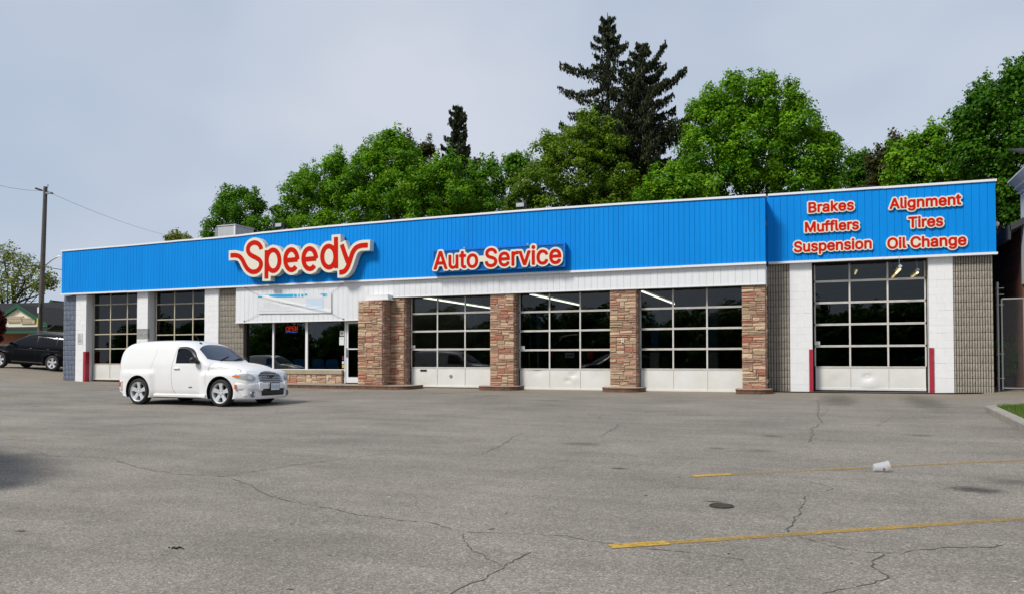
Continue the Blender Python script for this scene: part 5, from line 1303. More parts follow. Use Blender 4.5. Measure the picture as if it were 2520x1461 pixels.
# ---- the black sport utility vehicle at the left edge
Cb = Car(prof=[(-.98, .70), (-.96, 1.0), (-.90, 1.16), (-.78, 1.42), (-.62, 1.62), (-.35, 1.685), (.2, 1.72), (.8, 1.735), (1.3, 1.70), (1.65, 1.60), (2.0, 1.42), (2.4, 1.19), (2.52, 1.13), (2.7, 1.105), (3.1, 1.06), (3.4, .99), (3.6, .88), (3.68, .74), (3.70, .55)],
        w0=.865, belt=1.02, tumble=.20, hood0=2.35, whood=.80, nf=6, nr=6.5, pc=2.7, zb=.25, wb=2.72, wr=.355, arch=.42, wmax=.92, ch=lambda x: .22 - .08*ss(x, 2.4, 2.8), flare=[(-.55, .55, .86, .91), (2.17, 3.3, .88, .91)]).prep()
def build_suv(loc, rz, label, group=None):
    t = thing('parked_suv', loc, label, 'suv', group, rz=rz); WLOC[t] = None
    Cb.body('body', [M_carblack, M_well], t)
    for x in (0, 2.72):
        for sd in (-1, 1): wheel(t, x, sd, .905, .355, .235, 5, .22, 's')
    for sd in (-1, 1):
        for ol in ([(.92, 1.10), (.93, 1.46), (1.02, 1.57), (1.35, 1.555), (1.62, 1.47), (1.98, 1.27), (2.13, 1.12), (2.0, 1.09), (1.0, 1.085)], [(-.08, 1.12), (-.06, 1.50), (.1, 1.585), (.55, 1.59), (.84, 1.57), (.87, 1.46), (.86, 1.10), (.80, 1.085), (.1, 1.09)], [(-.66, 1.17), (-.52, 1.42), (-.40, 1.53), (-.22, 1.555), (-.13, 1.50), (-.14, 1.16), (-.22, 1.12), (-.5, 1.12)]):
            lp(Cb.side(smooth_poly(ol, 3), .004, sd), 'side_window', M_carglass, t)
        lp(Cb.seam([(.90, 1.08), (.89, .8), (.90, .5), (.95, .36)], .007, sd), 'door_seam', M_seamd, t); lp(Cb.seam([(2.08, 1.06), (2.05, .8), (2.06, .55), (2.10, .38)], .007, sd), 'door_seam', M_seamd, t)
        lp(Cb.seam([(-.3, .90), (.3, .915), (1.2, .92), (2.0, .93)], .012, sd, .003), 'body_crease', mat('grey_trim', (.05, .05, .055), .4) if 'grey_trim' not in MATS else MATS['grey_trim'], t)
        lp(Cb.seam([(.48, .34), (1.2, .34), (2.1, .34)], .05, sd, .012), 'sill_trim', MATS['grey_trim'], t)
        mm = MB(); mm.ell((2.06, sd*1.0, 1.18), .09, .10, .075, 12, 8); mm.tube([(2.05, sd*.86, 1.13), (2.05, sd*.98, 1.15)], .025, 6); lp(mm, 'wing_mirror', M_carblack, t)
        mm = MB(); mm.tube([(-.45, sd*.60, 1.70), (-.35, sd*.60, 1.745), (.6, sd*.62, 1.775), (1.1, sd*.60, 1.755), (1.2, sd*.60, 1.72)], .018, 6); lp(mm, 'roof_rail', M_plastic, t)
        lp(Cb.front(smooth_poly([(sd*y, z) for y, z in ((.76, 1.10), (.70, 1.17), (.62, 1.14), (.59, .98), (.63, .86), (.73, .84), (.77, .95))], 3), .015, True), 'tail_lamp', M_tail, t)
        lp(Cb.front(smooth_poly([(sd*y, z) for y, z in ((.86, .92), (.70, .95), (.55, .90), (.56, .82), (.72, .80), (.85, .83))], 3), .012), 'headlamp', M_lamp, t)
        for x in (.25, 1.15):
            mm = MB(); y2 = sd*(Cb.hw(x, .97) + .02); mm.tube([(x - .1, sd*Cb.hw(x, .97), .97), (x - .07, y2, .97), (x + .07, y2, .97), (x + .1, sd*Cb.hw(x, .97), .97)], .012, 6); lp(mm, 'door_handle', M_carblack, t)
    lp(Cb.shield(lambda f: 1.60 + .12*f*f, lambda f: 2.46 - .22*f*f, .60, .74, .006), 'windshield', mat('suv_glass', (.05, .06, .07), .05, spec=.9), t)
    lp(Cb.front(smooth_poly([(-.60, 1.56), (0, 1.60), (.60, 1.56), (.70, 1.25), (.3, 1.21), (-.3, 1.21), (-.70, 1.25)], 3), .006, True), 'rear_window', M_carglass, t)
    f_ = lambda y: .985 - .08*(y/.9)**2 - .26*abs(y/.92)**6
    mm = sweep_bumper(f_, .92, .38, .72, .2, 36, .06); mm.v = [(-x, y, z) for x, y, z in mm.v]; mm.f = [f[::-1] for f in mm.f]; lp(mm, 'rear_bumper', M_carblack, t)
    mm = sweep_bumper(lambda y: 3.745 - .10*(y/.9)**2 - .32*abs(y/.92)**5, .92, .30, .74, .2, 36, .06); lp(mm, 'front_bumper', M_carblack, t)
    xr_ = -Cb.xfront(0, 1.06, True) 
    xr_ = Cb.xfront(0, 1.06, True) - .02
    mm = MB(); mm.box(xr_ - .012, -.44, 1.115, xr_ + .02, .44, 1.16); lp(mm, 'tailgate_trim', M_chrome, t, False)
    mm = MB(); mm.box(xr_ - .01, -.155, .90, xr_ + .01, .155, 1.065); pl = lp(mm, 'number_plate', M_plate, t, False)
    mm = MB(); flat_text(mm, 'BKLN 283', .26, .07, lambda a, b: (xr_ - .0115, -a, .975 + b)) if False else [mm.box(xr_ - .0125, -.12 + .035*k, .945, xr_ - .0105, -.098 + .035*k, 1.01) for k in range(7)]; lp(mm, 'print', M_pltxt, pl, False)
    mm = MB(); mm.box(-.8, -.65, .2, 3.4, .65, .28); mm.box(-.15, -.8, .28, .15, .8, .38); mm.box(2.57, -.8, .28, 2.87, .8, .38); lp(mm, 'underbody', M_well, t, False)
    return t
rwp = at(128, 908, 25.75); fdir = Vector((-2.65, -.62, 0)).normalized(); hd = math.atan2(fdir.y, fdir.x)
left_n = Vector((-fdir.y, fdir.x, 0)); base = Vector((rwp.x, rwp.y, 0)) - left_n*.84
suv = build_suv((base.x, base.y, gz(base.x, base.y)), hd, 'black sport utility vehicle parked at the far left in front of the green trimmed building')
suv.rotation_euler = (0, -math.atan2(gz(base.x + fdir.x*2.7, base.y + fdir.y*2.7) - gz(base.x, base.y), 2.7), hd)
# a second one nose-in inside the middle bay
c_ = at(S(1780 + 1400/3.32), S(1080 + 880/3.32), YD + 2.6)
suv2 = copy_tree(suv); suv2.location = (c_.x, YD + 2.1, gz(c_.x, YD + 2) + .06); suv2.rotation_euler = (0, 0, math.pi/2)
suv2['label'] = 'dark car with red tail lamps and white plate standing inside the middle stone bay'
suv2['category'] = 'car'

# the dark off-frame car whose shade falls across the near left asphalt, and two vans mirrored in the glass
eg = gat(0, 1128); ed = Vector((ray(0, 1128).x, ray(0, 1128).y, 0)).normalized(); en = Vector((ed.y, -ed.x, 0))
ctr = eg - en*1.65 - ed*1.9
suv3 = copy_tree(suv); suv3.location = (ctr.x, ctr.y, gz(ctr.x, ctr.y)); suv3.rotation_euler = (0, 0, math.atan2(ed.y, ed.x))
suv3['label'] = 'dark vehicle just outside the left edge whose soft shade falls on the near asphalt'
for x, lab in ((-25.9, 'white high van parked behind the viewer, mirrored in the first stone bay door'), (-41.8, 'white high van parked behind the viewer, mirrored in the office windows')):
    c = copy_tree(van); c.location = (x, -4.0, gz(x, -4.0)); c.rotation_euler = (0, 0, 0); c.scale = (1.22, 1.22, 1.32); c['label'] = lab
# two-post lifts in the bays
M_lift = mat('lift_blue', (.03, .10, .34), .5)
for xs_, yl, lab in (((q(2478, 1300, YD + 4.5).x, q(2700, 1300, YD + 4.5).x), YD + 4.5, 'blue two post car lift inside the bay with plain white panels'), ((q(2000, 1300, YD + 2).x, q(2075, 1300, YD + 4).x), YD + 2.6, 'blue two post car lift inside the dented middle bay')):
    zf = gz(xs_[0], yl) + .03; t = thing('car_lift', (sum(xs_)/2, yl, zf), lab, 'car lift', 'car lifts inside the shop')
    for x in xs_:
        m = MB(); m.box(x - .13, yl - .15, zf + .03, x + .13, yl + .15, zf + 2.6); m.box(x - .3, yl - .3, zf, x + .3, yl + .3, zf + .03); m.build('post', M_lift, t)
        m = MB(); m.box(x - .16, yl - .2, zf + .5, x + .16, yl - .15, zf + 1.1); m.build('carriage', M_fix, t)
# ================================================================ roof gear
M_hvac = mat('hvac_grey', (.50, .51, .53), .5, var=.12, vscale=3)
def boxlike(px0, px1, pxs, pyt, pyb, Y, D, label):
    a, b = at(px0, pyb, Y), at(pxs, pyt, Y); t = thing('rooftop_unit', (a.x, Y, 5.45), label, 'air conditioner')
    m = MB(); x0, x1 = a.x, at(pxs, pyt, Y).x; zt = b.z; m.cbox(x0, Y, 5.44, x1, Y + D, zt - .05, .01); m.build('cabinet', M_hvac, t)
    m = MB(); m.cbox(x0 - .03, Y - .03, zt - .049, x1 + .03, Y + D + .03, zt, .01); m.build('top_cover', M_hvac, t)
    m = MB(); m.box(x1 - .10, Y - .012, 5.46, x1 - .01, Y - .001, zt - .06); m.build('corner_post', M_white, t)
    for k in range(3):
        m = MB(); m.box(x1 + .001, Y + .1 + k*(D - .2)/3, 5.6, x1 + .012, Y + .1 + (k + .93)*(D - .2)/3, zt - .12); m.build('side_panel', M_hvac, t)
    m = MB(); m.tube([(x0 - .12, Y + .1, 5.45), (x0 - .12, Y + .1, zt - .1)], .07, 8); m.build('flue', M_metal, t)
boxlike(535, 600, 580, 552, 590, 27.0, 1.15, 'grey air conditioning unit on the roof above the script sign')
M_flood = mat('flood_black', (.03, .03, .032), .5)
def flood(px, py, Y, label):
    p = at(px, py, Y); t = thing('floodlight', (p.x, Y, p.z - .3), label, 'floodlight', 'floodlights along the roof edge')
    m = MB(); m.tube([(p.x, Y, 5.45), (p.x, Y, p.z - .08)], .02, 6); m.build('stem', M_flood, t)
    m = MB(); m.cbox(p.x - .16, Y - .12, p.z - .08, p.x + .16, Y + .06, p.z + .10, .05); m.build('housing', M_flood, t)
    m = MB(); m.box(p.x - .13, Y - .128, p.z - .05, p.x + .13, Y - .121, p.z + .07); m.build('lens', M_lamp, t)
flood(690, 556, YF + .6, 'small floodlight on the roof edge right of the air conditioner')
flood(1283, 507, YF + .6, 'small dark floodlight on the roof edge above the blue box sign')

# ================================================================ utility pole and wires
M_wood = mat('weathered_pole', (.15, .135, .12), .95, var=.45, vscale=5, bump=.6, bscale=12, stretch=(6, 6, .6))
M_wire = mat('black_cable', (.02, .02, .02), .6)
zc_p = 42.0
pb = atz(96, 880, zc_p); pt = atz(112, 460, zc_p); pb.z = gz(pb.x, pb.y) - .3
pole = thing('utility_pole', (pb.x, pb.y, pb.z), 'tall weathered wooden utility pole with curved lamp arm at the left', 'utility pole')
m = MB(); m.tube([pb, pb.lerp(pt, .5), pt], [.145, .128, .10], 14); m.build('shaft', M_wood, pole, smooth=True, sharp=50)
ptop = lambda f: pb.lerp(pt, f)
def onp(px, py): return atz(px, py, zc_p)
m = MB(); m.tube([onp(100, 668), onp(110, 655), onp(128, 640), onp(143, 631.5), onp(152, 632), onp(166, 634)], .035, 8); m.build('lamp_arm', M_metal, pole, smooth=True)
m = MB(); c = onp(172, 634); m.ell(c, .38, .16, .10, 12, 8); m.build('lamp_head', M_metal, pole, smooth=True)
m = MB(); a = onp(112, 472); 
for s_ in (onp(85, 463), onp(131, 477)):
    for k in range(5):
        c = a.lerp(s_, .35 + .13*k); m.ell(c, .06, .06, .05, 8, 5)
m.build('insulator', M_plastic, pole); 
m = MB(); m.box(ptop(.98).x + .05, ptop(.98).y - .06, ptop(.98).z - .2, ptop(.98).x + .45, ptop(.98).y + .06, ptop(.98).z - .12); m.tube([onp(117, 462), onp(118, 454)], .03, 6); m.build('bracket', M_metal, pole)
m = MB(); p_ = onp(103, 770); m.box(p_.x + .06, p_.y - .20, p_.z - .9, p_.x + .16, p_.y - .12, p_.z + .5); m.build('riser_box', M_plastic, pole)
m = MB(); p_ = onp(100, 792); m.box(p_.x - .0, p_.y - .22, p_.z - .25, p_.x + .09, p_.y - .19, p_.z + .2); m.build('yellow_marker', mat('yellow_marker', (.5, .45, .02), .6), pole)
m = MB(); p_ = onp(101, 763); m.box(p_.x + .02, p_.y - .23, p_.z - .15, p_.x + .13, p_.y - .205, p_.z + .15); m.build('number_tag', M_paper, pole)
def wire(pa, pb_, sag, r, label):
    pts = [pa.lerp(pb_, t) - Vector((0, 0, sag*4*t*(1 - t))) for t in np.linspace(0, 1, 16)]
    m = MB(); m.tube(pts, r, 5); return m.build('overhead_wire', M_wire, label=label, cat='wire', group='overhead wires at the pole')
a = onp(112, 470)
wire(a, atz(-60, 440, 36), .15, .007, 'thin high wire running from the pole top to the left edge of the picture')
wire(a, atz(500, 594, 75), .5, .008, 'thin high wire sloping from the pole top down behind the blue fascia')
a = onp(100, 655)
wire(a, atz(-60, 634, 36), .1, .022, 'thick cable bundle from the lamp arm level to the left edge')
wire(a, atz(190, 667, 55), .05, .022, 'thick cable bundle from the lamp arm level to behind the fascia corner')
a = onp(99, 690)
wire(a, atz(190, 691, 55), .03, .012, 'lower thin wire from the pole to behind the fascia corner')
wire(onp(99, 688), atz(-60, 694, 40), .03, .012, 'lower thin wire from the pole into the sparse tree on the left')

# ================================================================ the green trimmed building on the left
M_rbrick = mat('orange_brick_base', (.30, .10, .045), .9, var=.3, vscale=2)
def brick_mat(name, c1, c2, mortar, scale, rot=False):
    m = mat(name, c1, .9); nt = m.node_tree; b = nt.nodes['Principled BSDF']
    t = _n(nt, 'ShaderNodeTexCoord'); mpn = _n(nt, 'ShaderNodeMapping'); mpn.inputs['Rotation'].default_value = (math.pi/2, 0, 0) if not rot else (math.pi/2, 0, math.pi/2)
    br = _n(nt, 'ShaderNodeTexBrick', Scale=1.0); br.inputs['Brick Width'].default_value = .215*scale; br.inputs['Row Height'].default_value = .075*scale; br.inputs['Mortar Size'].default_value = .010*scale
    br.inputs['Color1'].default_value = (*c1, 1); br.inputs['Color2'].default_value = (*c2, 1); br.inputs['Mortar'].default_value = (*mortar, 1)
    nt.links.new(t.outputs['Object'], mpn.inputs['Vector']); nt.links.new(mpn.outputs[0], br.inputs['Vector']); nt.links.new(br.outputs['Color'], b.inputs['Base Color'])
    bp = _n(nt, 'ShaderNodeBump', Strength=.6, Distance=.01); bp.invert = True; nt.links.new(br.outputs['Fac'], bp.inputs['Height']); nt.links.new(bp.outputs[0], b.inputs['Normal'])
    return m
M_obrick = brick_mat('orange_brick', (.40, .13, .05), (.30, .09, .04), (.25, .18, .12), 1.0)
M_shingle = mat('dark_shingle', (.018, .018, .021), .95, var=.35, vscale=3, bump=.5, bscale=20)
M_green = mat('green_trim', (.008, .085, .034), .5); M_yel = mat('cream_gable', (.80, .75, .58), .7)
zr = 58.0
ro = atz(-20, 890, zr); ro.z = gz(ro.x, ro.y)
rz_ = .16
rest_ = thing('restaurant', ro, 'low brick building with dark shingle roof and green trimmed cream gable at the far left', 'building', rz=rz_); WLOC[rest_] = None
rb = lambda mm, n_, m_, par=rest_: mm.build(n_, m_, par, local=True)
_rinv = (Matrix.Translation(ro) @ Matrix.Rotation(rz_, 4, 'Z')).inverted()
def rl(px, py, ly):                           # photo point on the local plane y = ly of that building
    o = _rinv @ Vector((0, 0, EYE)); d = _rinv.to_3x3() @ ray(px, py); t = (ly - o.y)/d.y; return o + d*t
e0, e1 = rl(-60, 803, 0), rl(175, 803, 0); ze = rl(100, 804, 0).z; zrid = ze + 2.1
m = MB(); m.box(-14, .6, -.5, e1.x + 4, 9.4, ze - .05); rb(m, 'wall', M_obrick)
def slab(mm, pts, t=.14):
    n = len(pts); up = Vector((0, 0, t)); mm.add([Vector(p) for p in pts] + [Vector(p) + up for p in pts], [tuple(range(n))[::-1], tuple(n + i for i in range(n))] + [(i, (i + 1) % n, n + (i + 1) % n, n + i) for i in range(n)])
m = MB(); rx1 = e1.x + 4.5
slab(m, [(-15, -.1, ze - .1), (rx1, -.1, ze - .1), (rx1, 5, zrid), (-15, 5, zrid)]); slab(m, [(-15, 10.1, ze - .1), (-15, 5, zrid), (rx1, 5, zrid), (rx1, 10.1, ze - .1)]); roof_ = rb(m, 'roof', M_shingle)
m = MB(); m.box(-15, -.16, ze - .26, rx1, -.1, ze + .04); rb(m, 'eaves_board', M_green)
m = MB(); m.box(-14, .3, ze - .42, rx1 - .5, .6, ze - .1); rb(m, 'soffit', mat('tan_soffit', (.30, .24, .15), .8))
# forward gable
ga, gl, gr_ = rl(46, 753, -1.6), rl(-22, 800, -1.6), rl(122, 802, -1.6)
gl = Vector((2*ga.x - gr_.x, -1.6, gr_.z)); yb2 = 4.0
m = MB(); 
for s0, s1 in ((gl, ga), (gr_, ga)):
    slab(m, [(s0.x, -1.75, s0.z), (s1.x, -1.75, s1.z), (s1.x, yb2, s1.z), (s0.x, yb2, s0.z)], .12)
slab(m, [(gl.x - .2, -2.0, gr_.z - .35), (gr_.x + .2, -2.0, gr_.z - .35), (gr_.x + .2, -1.3, gr_.z + .05), (gl.x - .2, -1.3, gr_.z + .05)], .08)
m.build('gable_roof', M_shingle, rest_, local=True)
m = MB(); m.add([(gl.x + .2, -1.6, gl.z - .02), (gr_.x - .2, -1.6, gr_.z - .02), (ga.x, -1.6, ga.z - .08), (gl.x + .2, -1.2, gl.z - .02), (gr_.x - .2, -1.2, gr_.z - .02), (ga.x, -1.2, ga.z - .08)], [(0, 1, 2), (5, 4, 3), (0, 3, 4, 1)]); gp = rb(m, 'gable_panel', M_yel)
m = MB()
for s0 in (gl, gr_):
    d = (ga - s0).normalized(); m.add([(s0.x, -1.82, s0.z - .12), (ga.x, -1.82, ga.z - .12), (ga.x, -1.82, ga.z + .16), (s0.x, -1.82, s0.z + .14), (s0.x, -1.76, s0.z - .12), (ga.x, -1.76, ga.z - .12), (ga.x, -1.76, ga.z + .16), (s0.x, -1.76, s0.z + .14)], [(0, 1, 2, 3), (7, 6, 5, 4), (0, 4, 5, 1), (1, 5, 6, 2), (2, 6, 7, 3), (3, 7, 4, 0)])
m.box(gl.x - .2, -2.06, gr_.z - .50, gr_.x + .2, -2.0, gr_.z - .30); rb(m, 'gable_trim', M_green)
for (x0, y0, x1, y1) in ((18, 792, 57, 777), (52, 795, 86, 781)):
    a, b_ = rl(x0, y0, -1.66), rl(x1, y1, -1.66); m = MB(); m.box(a.x, -1.70, a.z, b_.x, -1.62, b_.z); sp = rb(m, 'sign_panel', mat('sign_cream', (.62, .50, .36), .6) if 'sign_cream' not in MATS else MATS['sign_cream'])
    m = MB(); H = b_.z - a.z; W_ = b_.x - a.x
    for r_ in range(3):
        x = a.x + W_*.08
        while x < b_.x - W_*.15:
            w_ = random.uniform(.06, .16)*W_; m.box(x, -1.712, a.z + H*(.14 + .28*r_), x + w_, -1.701, a.z + H*(.30 + .28*r_)); x += w_ + W_*.04
    m.build('print', mat('sign_brown', (.34, .27, .16), .6) if 'sign_brown' not in MATS else MATS['sign_brown'], sp, local=True)
m = MB(); 
for px in (76,):
    a = rl(px, 812, -1.5); m.box(a.x - .12, -1.62, -.5, a.x + .12, -1.38, gr_.z - .3)
rb(m, 'porch_post', mat('post_tan', (.40, .36, .24), .7))
# rear gable on the ridge
ga2, gr2, gl2 = rl(131, 742, 5.5), rl(148, 757, 5.5), rl(113, 757, 5.5); gl2 = Vector((2*ga2.x - gr2.x, 5.5, gr2.z - .3)); gr2.z -= .3
m = MB(); [slab(m, [(s0.x, 5.3, s0.z), (ga2.x, 5.3, ga2.z), (ga2.x, 10, ga2.z), (s0.x, 10, s0.z)], .12) for s0 in (gl2, gr2)]; slab(m, [(ga2.x, 8, ga2.z - .2), (ga2.x + 9, 8, ga2.z - .2), (ga2.x + 9, 4.6, zrid - .6), (ga2.x, 4.6, zrid - .6)], .1); rb(m, 'gable_roof', M_shingle)
m = MB(); m.add([(gl2.x, 5.5, gl2.z), (gr2.x, 5.5, gr2.z), (ga2.x, 5.5, ga2.z), (gl2.x, 6, gl2.z), (gr2.x, 6, gr2.z), (ga2.x, 6, ga2.z)], [(0, 1, 2), (5, 4, 3), (0, 3, 4, 1)]); rb(m, 'gable_panel', M_yel)
m = MB()
for s0 in (gl2, gr2): m.add([(s0.x, 5.22, s0.z - .12), (ga2.x, 5.22, ga2.z - .12), (ga2.x, 5.22, ga2.z + .16), (s0.x, 5.22, s0.z + .14), (s0.x, 5.3, s0.z - .12), (ga2.x, 5.3, ga2.z - .12), (ga2.x, 5.3, ga2.z + .16), (s0.x, 5.3, s0.z + .14)], [(0, 1, 2, 3), (7, 6, 5, 4), (0, 4, 5, 1), (1, 5, 6, 2), (2, 6, 7, 3), (3, 7, 4, 0)])
rb(m, 'gable_trim', M_green)
a = rl(140, 815, .55); 
for k in range(3):
    x0 = rl(112 + 16*k, 815, .55).x; m = MB(); m.box(x0, .54, .9, x0 + 1.1, .62, ze - .6); w_ = rb(m, 'window', M_white); m = MB(); m.box(x0 + .08, .52, .98, x0 + 1.02, .545, ze - .68); m.build('pane', M_carglass, w_, local=True)
# ================================================================ right side: brick building, gate, grass island
M_dbrick = brick_mat('dark_brown_brick', (.22, .095, .058), (.17, .073, .045), (.13, .10, .075), 1.0, True)
XBk = at(2513, 600, 24.6).x + .02
bb = thing('brick_building', (XBk + 2, 28, gz(6, 26)), 'dark brown brick building with white corniced front cut off by the right edge', 'building')
m = MB(); m.box(XBk, 24.6, -.3, XBk + 9, 46, 5.1); m.build('wall', M_dbrick, bb)
m = MB(); slab(m, [(XBk - .35, 24.2, 4.95), (XBk - .35, 46.4, 4.95), (XBk + 4.5, 46.4, 7.4), (XBk + 4.5, 24.2, 7.4)], .18); m.box(XBk - .40, 24.2, 4.72, XBk - .33, 46.4, 5.10); m.build('roof', mat('dark_roof_edge', (.045, .045, .05), .8), bb)
# white corniced frontispiece
xp0 = at(2513, 600, 24.6).x; zb0, zt0 = at(2516, 700, 24.6).z, at(2516, 478, 24.6).z
m = MB(); m.box(xp0, 22.0, zb0, xp0 + 6, 24.6, zt0); m.build('frieze', mat('white_frieze', (.62, .66, .72), .5), bb)
M_corn = mat('cornice_paint', (.52, .55, .62), .5)
prof = [(0, -.02), (.05, -.02), (.05, .08), (.13, .16), (.20, .20), (.20, .30), (.30, .40), (.42, .48), (.46, .50), (.46, .56), (0, .56)]
m = MB(); rows = []
for (ox_, oy_, mx_) in ((xp0 + 6, 22.0, 0), (xp0, 22.0, 1), (xp0, 24.6, 2)):
    rows.append([((ox_ - o if mx_ else ox_), (oy_ - o if mx_ < 2 else oy_), zt0 + h) for o, h in [(a*.66, b*.62) for a, b in prof]])
m.grid(rows, flip=True); m.build('cornice', M_corn, bb)
m = MB(); slab(m, [(xp0 - .24, 21.75, zt0 + .352), (xp0 + 6, 21.75, zt0 + .352), (xp0 + 6, 24.6, zt0 + 1.2), (xp0 - .24, 24.6, zt0 + 1.2)], .05); m.build('cornice_roof', M_shingle, bb)
m = MB(); m.box(xp0 + 1.2, 22.2, -.3, xp0 + 1.6, 22.6, zb0 + .02); m.build('column', M_white, bb)
m = MB(); p = at(2455, 845/1.0, YR); 
# chain link gate
YG = 24.3
p0 = at(2458, 962, YG); gz0 = gz(p0.x, YG)
gate = thing('chain_link_gate', (p0.x, YG, gz0), 'galvanized chain link gate between the shop and the brick building', 'gate')
zt1, zt2 = at(2458, 696, YG).z, at(2475, 735.5, YG).z; x1 = at(2466, 850, YG).x; x2 = XBk - .05
m = MB(); m.tube([(p0.x, YG, gz0 - .2), (p0.x, YG, zt1)], .035, 10); m.ell((p0.x, YG, zt1), .04, .04, .025, 10, 5); m.build('post', M_metal, gate, smooth=True, sharp=40)
m = MB(); m.tube([(x1, YG - .03, gz0 + .05), (x1, YG - .03, zt2)], .022, 8); m.tube([(x2, YG - .03, gz0 + .05), (x2, YG - .03, zt2)], .022, 8); m.build('upright', M_metal, gate, smooth=True, sharp=40)
m = MB(); m.tube([(x1, YG - .03, zt2), (x2 + .02, YG - .03, zt2)], .022, 8); m.build('top_rail', M_metal, gate, smooth=True, sharp=40)
m = MB(); m.tube([(x1, YG - .03, gz0 + .09), (x2, YG - .03, gz0 + .09)], .018, 8); m.build('bottom_rail', M_metal, gate, smooth=True, sharp=40)
m = MB(); 
for z in (zt1 - .15, zt1 - .32, zt2 - .15, gz0 + 1.0, gz0 + .35): m.tube([(p0.x - .045, YG - .04, z), (x1 + .05, YG - .05, z)], .010, 5)
m.build('hinge', M_metal, gate)
m = MB(); s_ = .062; W_ = x2 - x1; H = zt2 - gz0 - .1
for k in range(int((W_ + H)/s_) + 1):
    for sg in (1, -1):
        a = k*s_; t0 = max(0, a - H); t1 = min(W_, a)
        if t1 - t0 < .02: continue
        if sg == 1: pa, pb_ = (t0, a - t0), (t1, a - t1)
        else: pa, pb_ = (W_ - t0, a - t0), (W_ - t1, a - t1)
        m.tube([(x1 + pa[0], YG - .03 + sg*.003, gz0 + .1 + pa[1]), (x1 + pb_[0], YG - .03 + sg*.003, gz0 + .1 + pb_[1])], .0022, 3, cap=False)
m.build('wire_mesh', M_metal, gate, kind='stuff')
# small white lamp on the shop's side wall
p = at(2457, 845*.0 + 846, YR); pz = at(2457.5, 847/1.0, YR)
m = MB(); pz = q(3768, 847, YR + .2); m.ell((XR + .07, YR + .2, pz.z), .07, .06, .07, 10, 6); m.build('wall_lamp', M_paper, shop)

# grass island with concrete kerb
k0, k1 = gat(2424, 1012), gat(2560, 1084)
far = gat(2456, 1003.5)
kd = (k1 - k0).normalized(); kn = Vector((-kd.y, kd.x, 0)); kn = kn if kn.x > 0 else -kn
m = MB(); rows = []
npt = [k0 - kd*.0 + kn*.55 + Vector((0, .35, 0)), k0 + kn*.2 + Vector((-.02, .12, 0)), k0 + kn*.02] + [k0.lerp(k1, t) for t in np.linspace(.06, 2.0, 22)]
for i, p in enumerate(npt):
    d = (npt[min(i + 1, len(npt) - 1)] - npt[max(i - 1, 0)]).normalized(); n_ = Vector((-d.y, d.x, 0)); n_ = n_ if n_.dot(kn) > 0 or i < 2 else -n_
    if n_.x < 0: n_ = -n_
    zg = gz(p.x, p.y); j = random.uniform(-.008, .008)
    rows.append([(p.x, p.y, zg - .05), (p.x + j, p.y, zg + .11), (p.x + n_.x*.02 + j, p.y + n_.y*.02, zg + .13), (p.x + n_.x*.17, p.y + n_.y*.17, zg + .13), (p.x + n_.x*.18, p.y + n_.y*.18, zg + .02)])
m.grid(rows, flip=False); m.build('island_kerb', M_conc, kind='structure', smooth=True, sharp=30)
inner = [Vector((r[3][0], r[3][1], 0)) for r in rows]
M_soil = mat('lawn_soil', (.085, .10, .03), .95, var=.5, vscale=3)
m = MB(); P = []
for t in inner: P.append([(x, t.y + (x - t.x)*.12, gz(x, t.y) + .105) for x in np.linspace(t.x, max(t.x + .3, 7.5), 10)])
m.grid(P, flip=True); m.build('lawn', M_soil, kind='structure')
def grass_patch():
    vv, ff, tone = [], [], []
    for _ in range(9000):
        t = random.choice(inner); t2 = random.choice(inner); i = random.randrange(len(inner) - 1); c = inner[i].lerp(inner[i + 1], random.random()); x = c.x + abs(random.gauss(0, .9)) + .01
        if x > 7.4: continue
        y = c.y + (x - c.x)*.12; z = gz(x, y) + .10; a = random.uniform(0, 6.28); h = random.uniform(.03, .09); w = .006; dx, dy = random.uniform(-.03, .03), random.uniform(-.03, .03); n = len(vv)
        vv += [(x - w*math.cos(a), y - w*math.sin(a), z), (x + w*math.cos(a), y + w*math.sin(a), z), (x + dx, y + dy, z + h)]; ff.append((n, n + 1, n + 2)); tone.append(random.random())
    me = bpy.data.meshes.new('grass'); me.from_pydata(vv, [], ff); me.attributes.new('tone', 'FLOAT', 'FACE').data.foreach_set('value', tone)
    me.materials.append(mat_leaf('grass_blade', (.07, .15, .012), (.15, .24, .03), .3)); o = bpy.data.objects.new('grass', me); COL.objects.link(o); tag(o, 'short green grass on the kerbed island at the right edge', 'grass', kind='stuff')
grass_patch()
# trodden strip of weeds at the gate foot
# ================================================================ litter
M_cup = mat_glass('clear_plastic', (.88, .90, .92), 1.0)
cp = Z6(1790, 447); 
cup = thing('plastic_cup', (cp.x, cp.y, gz(cp.x, cp.y)), 'clear plastic drink cup lying on the far yellow line', 'cup', rz=math.radians(12)); WLOC[cup] = None
cm = MB(); prof = [(.001, 0), (.030, 0), (.0315, .004), (.047, .125), (.050, .127), (.050, .130), (.046, .128), (.0305, .006), (.001, .004)]
tilt = math.atan2(.047 - .0315, .125)
cm.lathe(prof, n=28); ct, st = math.cos(math.pi/2 - tilt), math.sin(math.pi/2 - tilt)
cm.v = [((x*ct + z*st) - .06, y, (-x*st + z*ct)) for x, y, z in cm.v]; zmn = min(v[2] for v in cm.v); cm.v = [(a*1.25, b*1.25, (c - zmn)*1.25 + .004) for a, b, c in cm.v]
M_cupw = mat('milky_plastic', (.72, .76, .78), .2, spec=.6); nt = M_cupw.node_tree; b_ = nt.nodes['Principled BSDF']; tr = _n(nt, 'ShaderNodeBsdfTransparent'); ms = _n(nt, 'ShaderNodeMixShader'); ms.inputs[0].default_value = .30; nt.links.new(tr.outputs[0], ms.inputs[1]); nt.links.new(b_.outputs[0], ms.inputs[2]); nt.links.new(ms.outputs[0], nt.nodes['Material Output'].inputs[0])
